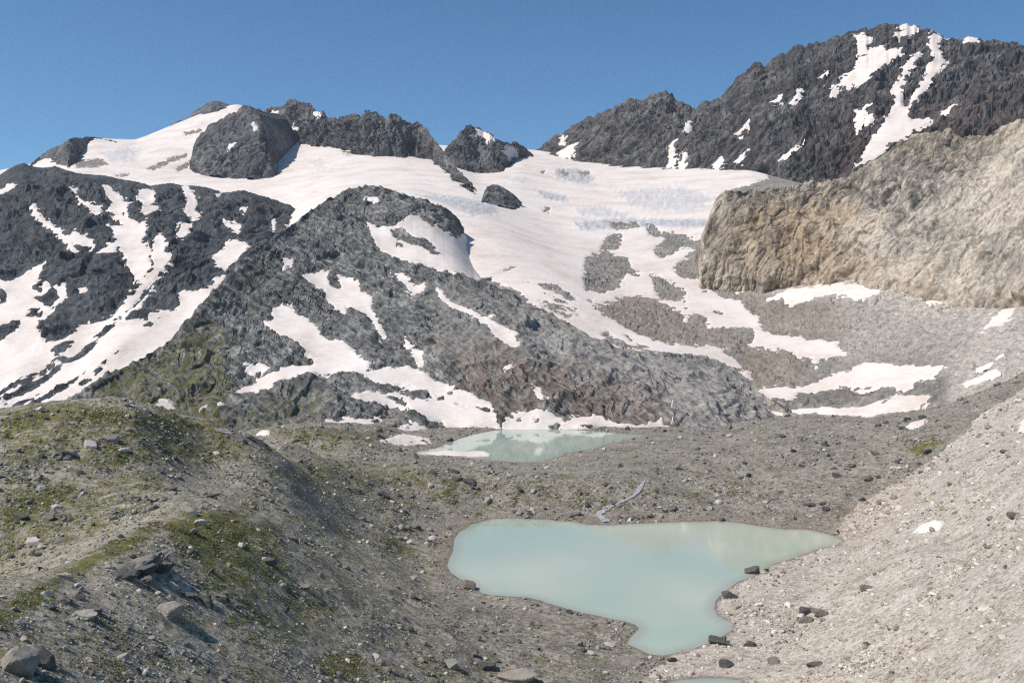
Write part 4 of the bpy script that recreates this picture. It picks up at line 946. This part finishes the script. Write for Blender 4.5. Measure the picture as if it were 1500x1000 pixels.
def block(sub, r, sx, sy, sz, tone, warm=0.0, name='boulder', planes=11, rough=0.05, tilt=(0, 0, 0)):
    P, T = rock_shape(sub, r, planes, rough)
    P = P * np.array([sx, sy, sz]) * 0.62
    cx, sx_ = math.cos(tilt[0]), math.sin(tilt[0]); cy, sy_ = math.cos(tilt[1]), math.sin(tilt[1]); cz, sz_ = math.cos(tilt[2]), math.sin(tilt[2])
    Rm = np.array([[cz, -sz_, 0], [sz_, cz, 0], [0, 0, 1]]) @ np.array([[cy, 0, sy_], [0, 1, 0], [-sy_, 0, cy]]) @ np.array([[1, 0, 0], [0, cx, -sx_], [0, sx_, cx]])
    P = P @ Rm.T
    return raw_mesh(name, P, T, False, {'tone': np.full(len(P), tone), 'warm': np.full(len(P), warm)})

R1 = np.random.default_rng(21)
def place(name, px, py, wpx, hpx, tone, label, cat='boulder', warm=0.0, tilt=None, depth=1.0, sub=2, mat=None, at=None, sink=0.32, group=None, planes=11):
    p = hit(px, py) if at is None else np.array(at)
    m = p[1] / F
    sx, sz = wpx * m, hpx * m * 1.05
    tl = tilt if tilt is not None else (R1.uniform(-0.2, 0.2), R1.uniform(-0.25, 0.25), R1.uniform(-0.4, 0.4))
    me = block(sub, R1, sx, max(sx * 0.8, sz) * depth, sz, tone, warm, name, planes, tilt=tl)
    o = link(name, me, mat or M_stone, label=label, cat=cat, group=group)
    o.location = (p[0], p[1] + sx * 0.25, p[2] + sz * (0.42 - sink))
    return o

def outcrop(px, py, slabs, label):
    """a bedrock outcrop: an Empty at its foot that carries its slabs"""
    p = hit(px, py); m = p[1] / F
    e = bpy.data.objects.new('outcrop', None); COL.objects.link(e); e.location = p
    e['label'] = label; e['category'] = 'rock outcrop'
    for dx, dy, wpx, hpx, tone, ti in slabs:
        q = hit(px + dx, py + dy)
        me = block(3, R1, wpx * m * 1.2, wpx * m * 0.55, hpx * m * 0.95, tone * 0.9, 0.0, 'rock_slab', 14, 0.16, (0.30, ti * 0.8, R1.uniform(-0.3, 0.3)))
        o = link('rock_slab', me, M_stone, e); o.location = tuple((q - p) + np.array([0, wpx * m * 0.14, hpx * m * -0.34]))
    return e

outcrop(190, 842, [(-34, 2, 50, 17, 0.14, -0.34), (-30, -7, 52, 16, 0.30, -0.34), (-2, -4, 54, 18, 0.20, -0.36), (-6, -15, 54, 16, 0.42, -0.36), (20, -20, 46, 15, 0.5, -0.38), (22, -11, 44, 16, 0.22, -0.36), (-46, -12, 26, 14, 0.6, -0.3), (4, 4, 42, 12, 0.16, -0.3), (34, -27, 28, 12, 0.46, -0.4)],
        'long layered grey rock outcrop on the near grassy hummock')
outcrop(282, 884, [(-22, -14, 36, 20, 0.2, 0.2), (2, -6, 44, 22, 0.14, 0.15), (22, -14, 36, 18, 0.3, 0.2), (30, -4, 30, 12, 0.08, 0.1)], 'dark low rock outcrop right of the flat-topped boulder')
outcrop(360, 654, [(-38, -20, 26, 12, 0.62, 0.45), (-20, -12, 26, 14, 0.25, 0.5), (-8, -18, 26, 16, 0.66, 0.5), (6, -8, 34, 17, 0.16, 0.5), (22, 0, 24, 12, 0.10, 0.5)], 'tilted dark slabs with pale ends at the right tip of the far hummock')
outcrop(640, 800, [(-16, -2, 26, 12, 0.25, 0.25), (0, -1, 30, 13, 0.12, 0.3), (16, 2, 22, 12, 0.4, 0.3)], 'low dark ledge beside the left shore of the lower lake')
outcrop(70, 884, [(-16, 6, 30, 16, 0.14, -0.3), (4, -4, 34, 18, 0.26, -0.35), (24, -16, 26, 14, 0.5, -0.3), (36, 18, 36, 10, 0.7, 0.1), (44, 8, 36, 14, 0.2, 0.0)], 'broken dark ledges on the near hummock under the grassy crest')
outcrop(425, 788, [(-10, -4, 24, 11, 0.45, 0.3), (6, 0, 26, 11, 0.15, 0.3)], 'small layered ledge on the slope right of the near hummock')

BOULDERS = [  # px, py of the foot, width and height in photo pixels, tone, label
 (125, 658, 22, 16, 0.72, 'pale grey boulder on the far hummock, left of its darker neighbour'), (157, 648, 22, 12, 0.42, 'mid grey boulder on the far hummock, right of the pale one'),
 (96, 672, 30, 11, 0.16, 'wide dark rock shelf below the pale boulder on the far hummock'), (250, 674, 12, 9, 0.12, 'small near-black boulder on the grey flank of the far hummock'),
 (20, 762, 24, 13, 0.16, 'dark boulder on green turf at the left edge'), (62, 762, 20, 12, 0.35, 'grey boulder on turf right of the dark one at the left edge'),
 (40, 798, 22, 14, 0.85, 'whitish boulder in the gully at far left'), (50, 806, 14, 9, 0.75, 'small whitish rock touching the boulder in the left gully'), (75, 745, 14, 6, 0.92, 'flat white stone on turf at left'),
 (274, 757, 20, 11, 0.14, 'dark boulder on top of the near hummock crest'), (288, 768, 15, 10, 0.9, 'bright white block just below the near hummock crest'), (277, 782, 14, 10, 0.3, 'grey block below the bright white one'),
 (247, 719, 17, 6, 0.14, 'thin dark slab lying in the pale gully'), (303, 728, 18, 6, 0.24, 'thin grey slab in the gully behind the near crest'),
 (232, 898, 46, 21, 0.55, 'big flat-topped grey boulder with a black underside'), (243, 862, 17, 13, 0.88, 'pale upright block standing behind the flat-topped boulder'), (247, 850, 16, 9, 0.8, 'pale slanting slab above the upright block'),
 (83, 847, 19, 11, 0.7, 'rounded pale boulder on the brown turf of the near crest'), (55, 872, 13, 11, 0.82, 'small pale rock on the near crest left of the rounded boulder'),
 (14, 985, 40, 38, 0.52, 'large grey boulder in the lower left corner'), (48, 975, 28, 32, 0.16, 'dark wedge-shaped boulder beside the corner boulder'), (167, 968, 20, 10, 0.62, 'flat grey boulder on rubble near the bottom left'),
 (440, 864, 24, 11, 0.36, 'grey loaf-shaped boulder on the moraine left of the lake'), (387, 826, 24, 12, 0.18, 'dark split boulder on the slope above the loaf-shaped one'), (410, 895, 12, 10, 0.12, 'small black boulder on the green slope at lower left'),
 (683, 863, 24, 16, 0.30, 'dark grey boulder standing at the left corner of the lake shore'), (658, 978, 30, 13, 0.5, 'grey boulder near the bottom edge below the lake'), (714, 981, 30, 12, 0.12, 'dark boulder near the bottom edge, right of the grey one'),
 (755, 999, 48, 17, 0.66, 'flat tan boulder cut by the bottom edge'), (560, 730, 20, 11, 0.10, 'black boulder on the moraine between the hummocks and the lake'), (533, 712, 12, 7, 0.22, 'small dark rock above the black boulder'),
 (668, 705, 16, 12, 0.14, 'dark boulder left in the cluster below the upper lake'), (687, 709, 18, 11, 0.16, 'dark boulder right in the cluster below the upper lake'), (664, 693, 12, 9, 0.14, 'dark rock on top of the cluster below the upper lake'), (629, 693, 12, 9, 0.5, 'grey rock left of the cluster below the upper lake'),
 (1083, 844, 24, 9, 0.15, 'dark boulder lying in the water at the right shore'), (1108, 842, 28, 11, 0.18, 'long dark boulder where the scree meets the water'), (1077, 877, 24, 13, 0.16, 'round dark boulder on the scree at the lake inlet'),
 (1022, 935, 24, 12, 0.24, 'lone grey boulder in the shallow south end of the lake'), (1034, 916, 12, 6, 0.3, 'small stone in the water behind the lone boulder'), (1062, 945, 38, 8, 0.12, 'long black rock along the south shore'),
 (1106, 946, 18, 9, 0.14, 'black boulder on the scree right of the long shore rock'), (1064, 940, 6, 15, 0.12, 'thin upright black stone on the long shore rock'), (990, 969, 16, 9, 0.14, 'small dark boulder by the outlet of the lake'), (1068, 978, 22, 9, 0.12, 'dark boulder just above the small pool'),
 (1215, 902, 23, 12, 0.34, 'grey boulder on the pale scree, topmost of its pile'), (1192, 913, 23, 9, 0.28, 'dark boulder in the scree pile, left of the grey one'), (1190, 900, 18, 12, 0.12, 'near-black rock behind the scree pile'), (1279, 864, 20, 9, 0.3, 'single grey boulder on open pale scree'),
 (1495, 760, 18, 11, 0.3, 'grey boulder on the scree at the right edge'), (1206, 976, 24, 7, 0.2, 'dark flat boulder on the scree near the bottom'), (1280, 946, 16, 8, 0.2, 'small dark boulder on the scree below the single grey one'), (1142, 972, 20, 11, 0.38, 'brownish boulder on the scree above the bottom edge'),
 (1217, 748, 12, 7, 0.10, 'small black boulder where the moraine meets the scree'), (1364, 667, 14, 8, 0.10, 'dark boulder at the scree edge beside the green patch')]
for px, py, wp, hp, tn, lb in BOULDERS:
    place('boulder', px, py, wp, hp, tn, lb, depth=0.9, sub=3 if wp > 26 else 2, warm=0.35 if 'tan' in lb or 'brown' in lb else 0.0)

def hit_sheet(P, px, py):
    X, Y = proj(P); k = np.argmin((X - px) ** 2 + (Y - py) ** 2 + 0.00002 * P[..., 1] ** 2); return P.reshape(-1, 3)[k]
for px, py, wp, hp, tn, lb in [(246, 597, 30, 18, 0.9, 'pale whitish boulder at the grassy foot of the rocky ridge'), (302, 604, 26, 15, 0.85, 'pale pinkish boulder at the ridge foot, left of a pair'), (316, 600, 20, 13, 0.8, 'pale boulder at the ridge foot, right of a pair')]:
    place('boulder', px, py, wp, hp, tn, lb, at=hit_sheet(RIDGE_P, px, py), mat=M_pale, warm=0.15)

# smaller stones: the biggest ones singly, the rest as one stone field per ground
R2 = np.random.default_rng(77)
dA = np.abs(np.gradient(gx, axis=1) * np.gradient(gy, axis=0))
vis = np.ones(gy.shape, bool)
run = np.minimum.accumulate(gy, axis=0); vis = gy <= run + 0.6
inlake = np.max([sdf(p[:, :2], GX, GY, 30.0) for p, z in lakes], axis=0)
ok = vis & (inlake < -0.6) & (gx > -60) & (gx < 1560) & (gy < 1040)
turf = np.clip(gattr['grass'] + 0.9 * (fbm(GP / 12.0 + 5, 4, 0.65)), 0, 1)
clump = 0.35 + sstep(-0.2, 0.5, fbm(GP / 20.0 + 90, 4, 0.6)) * 1.3
dens = np.minimum(dA, 8) * ok * clump * np.where(screez > 0.5, 1.5, 1.0 - 0.6 * turf) * (1 - 0.5 * np.clip(palez, 0, 1) * (screez < 0.5))
dens = dens.ravel() / dens.sum()
def sample(n, pw=None):
    k = R2.choice(len(dens), n, p=dens if pw is None else pw)
    P = GP.reshape(-1, 3)[k].copy()
    C = gx.shape[1]; G_ = GP.reshape(-1, 3); rr, cq = k // C, k % C
    up = G_[np.minimum(rr + 1, NR - 1) * C + cq] - G_[np.maximum(rr - 1, 0) * C + cq]; sd_ = G_[rr * C + np.minimum(cq + 1, C - 1)] - G_[rr * C + np.maximum(cq - 1, 0)]
    P += up * R2.uniform(-0.3, 0.3, (n, 1)) + sd_ * R2.uniform(-0.3, 0.3, (n, 1))
    return k, P
k, Pp = sample(42000)
sz = 1.2 * (R2.pareto(2.5, len(k)) + 1.0)                    # size in photo pixels, few big ones
sz = np.clip(sz, 1.2, 9.0)
size = sz * Pp[:, 1] / F * 1.25
sc_k = screez.ravel()[k] > 0.5
hum_k = hs.ravel()[k] > 0
order = np.argsort(-sz)
tone = np.clip(np.where(sc_k, R2.normal(0.57, 0.23, len(k)), R2.normal(0.46, 0.25, len(k))), 0.03, 1)
warm = np.where(R2.uniform(size=len(k)) < np.where(sc_k, 0.10, 0.05), R2.uniform(0.3, 0.9, len(k)), 0.0)
NBIG = 200
protos = {}
for sc in (0, 1):
    protos[sc] = []
    for i in range(10):
        tn = (0.12, 0.2, 0.28, 0.34, 0.4, 0.46, 0.54, 0.62, 0.72, 0.85)[i]
        protos[sc].append(block(1, R2, 1, 0.85, 0.62, tn, 0.0, 'stone', 9, 0.05))
AREAS = [  # where the stones lie, by surveyed outline; the first that holds the stone names it
 ('on the scree above the lone snow scrap', 1, poly((1300,560),(1600,560),(1600,765),(1330,765))), ('on the scree right of the boulder pile', 1, poly((1240,765),(1600,765),(1600,880),(1240,880))),
 ('on the scree in the lower right corner', 1, poly((1330,880),(1600,880),(1600,1060),(1330,1060))), ('on the scree under the boulder pile', 1, poly((1130,915),(1330,880),(1330,1060),(1130,1060))),
 ('on scree by the lower lake shore', 1, poly((1000,760),(1300,700),(1240,915),(1130,915),(1020,960),(900,1060),(1130,1060),(1130,900))),
 ('on the moraine between the two lakes', 0, poly((640,640),(900,640),(900,770),(640,770))), ('on the moraine right of the stream', 0, poly((900,600),(1150,600),(1150,780),(900,780))), ('on dark moraine below the right snow patches', 0, poly((1150,560),(1600,500),(1600,700),(1150,800))),
 ('on the rubble below the lower lake', 0, poly((690,860),(960,900),(960,1060),(690,1060))), ('on the slope left of the lower lake', 2, poly((430,760),(700,760),(700,870),(430,870))), ('on the plain left of the upper lake', 2, poly((390,600),(700,600),(700,760),(390,760))),
 ('on the bottom slope left of the pool', 2, poly((430,870),(720,870),(720,1060),(430,1060))), ('on the crown of the far hummock', 2, poly((-80,580),(400,580),(400,660),(-80,660))), ('on the grey flank of the far hummock', 2, poly((-80,660),(400,660),(400,735),(150,735),(-80,735))),
 ('in the gully between the two hummocks', 2, poly((-80,735),(290,735),(150,800),(0,890),(-80,890))), ('on the turf of the near hummock', 2, poly((150,800),(290,735),(430,740),(430,870),(100,870))), ('on lower left rubble', 2, poly((-80,870),(430,870),(430,1060),(-80,1060)))]
TW = ['near-black', 'dark grey', 'mid grey', 'light grey', 'whitish']; TWs = ['dark', 'brownish grey', 'pinkish grey', 'pale', 'cream white']
ORD = ['leftmost', 'second from left', 'third from left', 'fourth from left', 'fifth from left', 'sixth from left', 'seventh from left', 'eighth from left', 'ninth from left', 'tenth from left', 'eleventh from left', 'twelfth from left']
big = order[:NBIG]
bx, by = proj(Pp[big])
area_of = np.full(NBIG, -1)
for ai, (nm_, so_, pl_) in enumerate(AREAS):
    ins = (sdf(pl_, bx, by) >= 0) & (area_of < 0); area_of[ins] = ai
tw_of = np.minimum((tone[big] * 5).astype(int), 4)
lab = {}
for key in sorted(set(zip(area_of.tolist(), tw_of.tolist()))):
    ids = [j for j in range(NBIG) if (area_of[j], tw_of[j]) == key]; ids.sort(key=lambda j: bx[j])
    anm, so_ = (AREAS[key[0]][0], AREAS[key[0]][1]) if key[0] >= 0 else ('at the edge of the view', 0)
    word = (TWs if so_ == 1 else TW)[key[1]]
    for q_, j in enumerate(ids):
        pos = '' if len(ids) == 1 else (', rightmost' if q_ == len(ids) - 1 else ', ' + (ORD[q_] if q_ < 8 else ORD[len(ids) - 1 - q_].replace('left', 'right') if len(ids) - 1 - q_ < 12 else ORD[min(q_, 11)]))
        lab[j] = (word + ' stone ' + anm + pos, 'loose stones ' + anm)
for j, i in enumerate(big):
    sc = int(sc_k[i]); me = protos[sc][int(np.clip(tone[i] * 10, 0, 9))]
    o = link('stone', me, M_pale if sc else M_stone, label=lab[j][0], cat='stone', group=lab[j][1])
    s_ = size[i]
    o.scale = (s_ * R2.uniform(0.8, 1.3), s_ * R2.uniform(0.8, 1.2), s_ * R2.uniform(0.8, 1.2))
    o.rotation_euler = (R2.uniform(-0.3, 0.3), R2.uniform(-0.3, 0.3), R2.uniform(0, 6.28)); o.location = (Pp[i, 0], Pp[i, 1], Pp[i, 2] + s_ * 0.10)
rest = order[NBIG:]
def stones_of(idx, base, flat, lift):
    V0, T0 = base; n_ = len(idx); nv = len(V0)
    V = V0[None] * (1 + R2.uniform(-0.32, 0.32, (n_, nv, 1)))
    sx = size[idx, None, None] * 0.55
    V = V * sx * np.stack([R2.uniform(0.75, 1.4, n_), R2.uniform(0.7, 1.2, n_), R2.uniform(0.5, 1.0, n_) * flat / 0.62], -1)[:, None]
    a = R2.uniform(0, 6.28, n_); b = R2.normal(0, 0.35, n_)
    ca, sa, cb, sb = np.cos(a), np.sin(a), np.cos(b), np.sin(b)
    x = V[..., 0] * cb[:, None] + V[..., 2] * sb[:, None]; z = -V[..., 0] * sb[:, None] + V[..., 2] * cb[:, None]
    X_ = x * ca[:, None] - V[..., 1] * sa[:, None]; Y_ = x * sa[:, None] + V[..., 1] * ca[:, None]
    W = np.stack([X_, Y_, z], -1) + Pp[idx, None] + np.array([0, 0, 1]) * size[idx, None, None] * lift
    T = (T0[None] + nv * np.arange(n_)[:, None, None]).reshape(-1, 3)
    return W.reshape(-1, 3), T, np.repeat(tone[idx], nv), np.repeat(warm[idx], nv)
def stone_field(idx, name, mat, label, flat=0.62, lift=0.10):
    A_ = stones_of(idx[sz[idx] >= 2.0], ICO[0], flat, lift); B_ = stones_of(idx[sz[idx] < 2.0], OCT, flat * 1.15, lift)
    me = raw_mesh(name, np.concatenate([A_[0], B_[0]]), np.concatenate([A_[1], B_[1] + len(A_[0])]), False, {'tone': np.concatenate([A_[2], B_[2]]), 'warm': np.concatenate([A_[3], B_[3]])})
    return link(name, me, mat, label=label, kind='stuff')
stone_field(rest[sc_k[rest]], 'scree_stones', M_pale, 'countless pale pinkish stones covering the scree slope')
stone_field(rest[~sc_k[rest] & ~hum_k[rest]], 'moraine_rubble', M_stone, 'countless grey stones strewn over the moraine')
stone_field(rest[~sc_k[rest] & hum_k[rest]], 'hummock_rubble', M_stone, 'countless grey stones strewn over the hummocks')

# low alpine turf cushions
gw = np.minimum(dA, 8) * ok * (screez < 0.2) * np.clip(gattr['grass'] + 1.0 * fbm(GP / 9.0 + 33, 5, 0.68) - 0.35, 0, 1) ** 1.2
gw = gw.ravel() / gw.sum()
NG = 26000
k2, Pg = sample(NG, gw)
sg = R2.uniform(0.9, 2.6, NG) * Pg[:, 1] / F
V0, T0 = OCT
V = V0[None] * (1 + R2.uniform(-0.35, 0.35, (NG, 6, 1))) * sg[:, None, None] * np.array([1, 1, 0.30])
a = R2.uniform(0, 6.28, NG); X_ = V[..., 0] * np.cos(a)[:, None] - V[..., 1] * np.sin(a)[:, None]; Y_ = V[..., 0] * np.sin(a)[:, None] + V[..., 1] * np.cos(a)[:, None]
W = np.stack([X_, Y_, V[..., 2]], -1) + Pg[:, None]
gt = np.repeat(np.clip(0.5 + 0.45 * fbm(Pg / 14.0, 3) + R2.normal(0, 0.16, NG), 0, 1), 6)
g = NT('alpine_turf'); c = g.coords(); f = g.noise(c, 2.2, 5, 0.7)
tv = g.math('ADD', g.attr('tone'), g.math('MULTIPLY', g.math('SUBTRACT', f, 0.5), 0.6), True)
M_turf = g.out(g.ramp(tv, [(0.1, (0.062, 0.070, 0.026)), (0.5, (0.115, 0.122, 0.036)), (0.75, (0.165, 0.152, 0.050)), (0.95, (0.19, 0.155, 0.07))]), 0.95, [(f, 0.6, 0.1)], 0.1)
link('grass', raw_mesh('grass', W.reshape(-1, 3), (T0[None] + 6 * np.arange(NG)[:, None, None]).reshape(-1, 3), False, {'tone': gt}), M_turf, label='low green and olive alpine turf on the hummocks', kind='stuff')

# ------------------------------------------------------------------ waterfall on the ridge foot
g = NT('falling_water'); M_foam = g.out((0.78, 0.79, 0.79), 0.5)
def fall(pts, wpx, label):
    V = []; Q = []
    for i, (x, y) in enumerate(pts):
        p = hit_sheet(RIDGE_P, x, y); m = p[1] / F; ww = wpx * m * random.uniform(0.5, 1.3)
        for e in (-1, 0, 1): V.append((p[0] + e * ww * 0.5, p[1] - (5.0 if e == 0 else 4.4) * m, p[2] + 0.5 * m))
        if i:
            for e in (0, 1): a_ = (i - 1) * 3 + e; Q.append((a_, a_ + 1, a_ + 4, a_ + 3))
    return link('waterfall', raw_mesh('waterfall', np.array(V), np.array(Q), True), M_foam, label=label, kind='structure')
fall([(985, 586), (983, 594), (985, 602), (984, 612), (983, 620)], 1.2, 'thin white waterfall at the foot of the rocky ridge')

# ------------------------------------------------------------------ mountain air
def haze_box():
    lo = np.array([-3500.0, -60.0, -260.0]); hi = np.array([3500.0, 4200.0, 1150.0])
    me = bpy.data.meshes.new('haze')
    V = [(x, y, z) for x in (lo[0], hi[0]) for y in (lo[1], hi[1]) for z in (lo[2], hi[2])]
    me.from_pydata(V, [], [(0, 1, 3, 2), (4, 6, 7, 5), (0, 4, 5, 1), (2, 3, 7, 6), (0, 2, 6, 4), (1, 5, 7, 3)])
    m = bpy.data.materials.new('thin_air'); m.use_nodes = True; t = m.node_tree; t.nodes.clear()
    v = t.nodes.new('ShaderNodeVolumePrincipled'); o = t.nodes.new('ShaderNodeOutputMaterial')
    v.inputs['Color'].default_value = (0.80, 0.88, 1.0, 1); v.inputs['Density'].default_value = HAZE_DENSITY
    v.inputs['Anisotropy'].default_value = 0.2
    t.links.new(v.outputs[0], o.inputs['Volume'])
    link('haze', me, m, kind='stuff', label='thin bluish mountain air over the whole valley')
haze_box()
print('TRIS', sum(len(o.data.polygons) * (2 if o.data.polygons[0].loop_total == 4 else 1) for o in COL.objects if o.type == 'MESH' and len(o.data.polygons)))
print('ZRANGE', min(min(v[2] for v in o.bound_box) for o in COL.objects if o.type == 'MESH' and o.name != 'haze'), max(max(v[2] for v in o.bound_box) for o in COL.objects if o.type == 'MESH' and o.name != 'haze'))
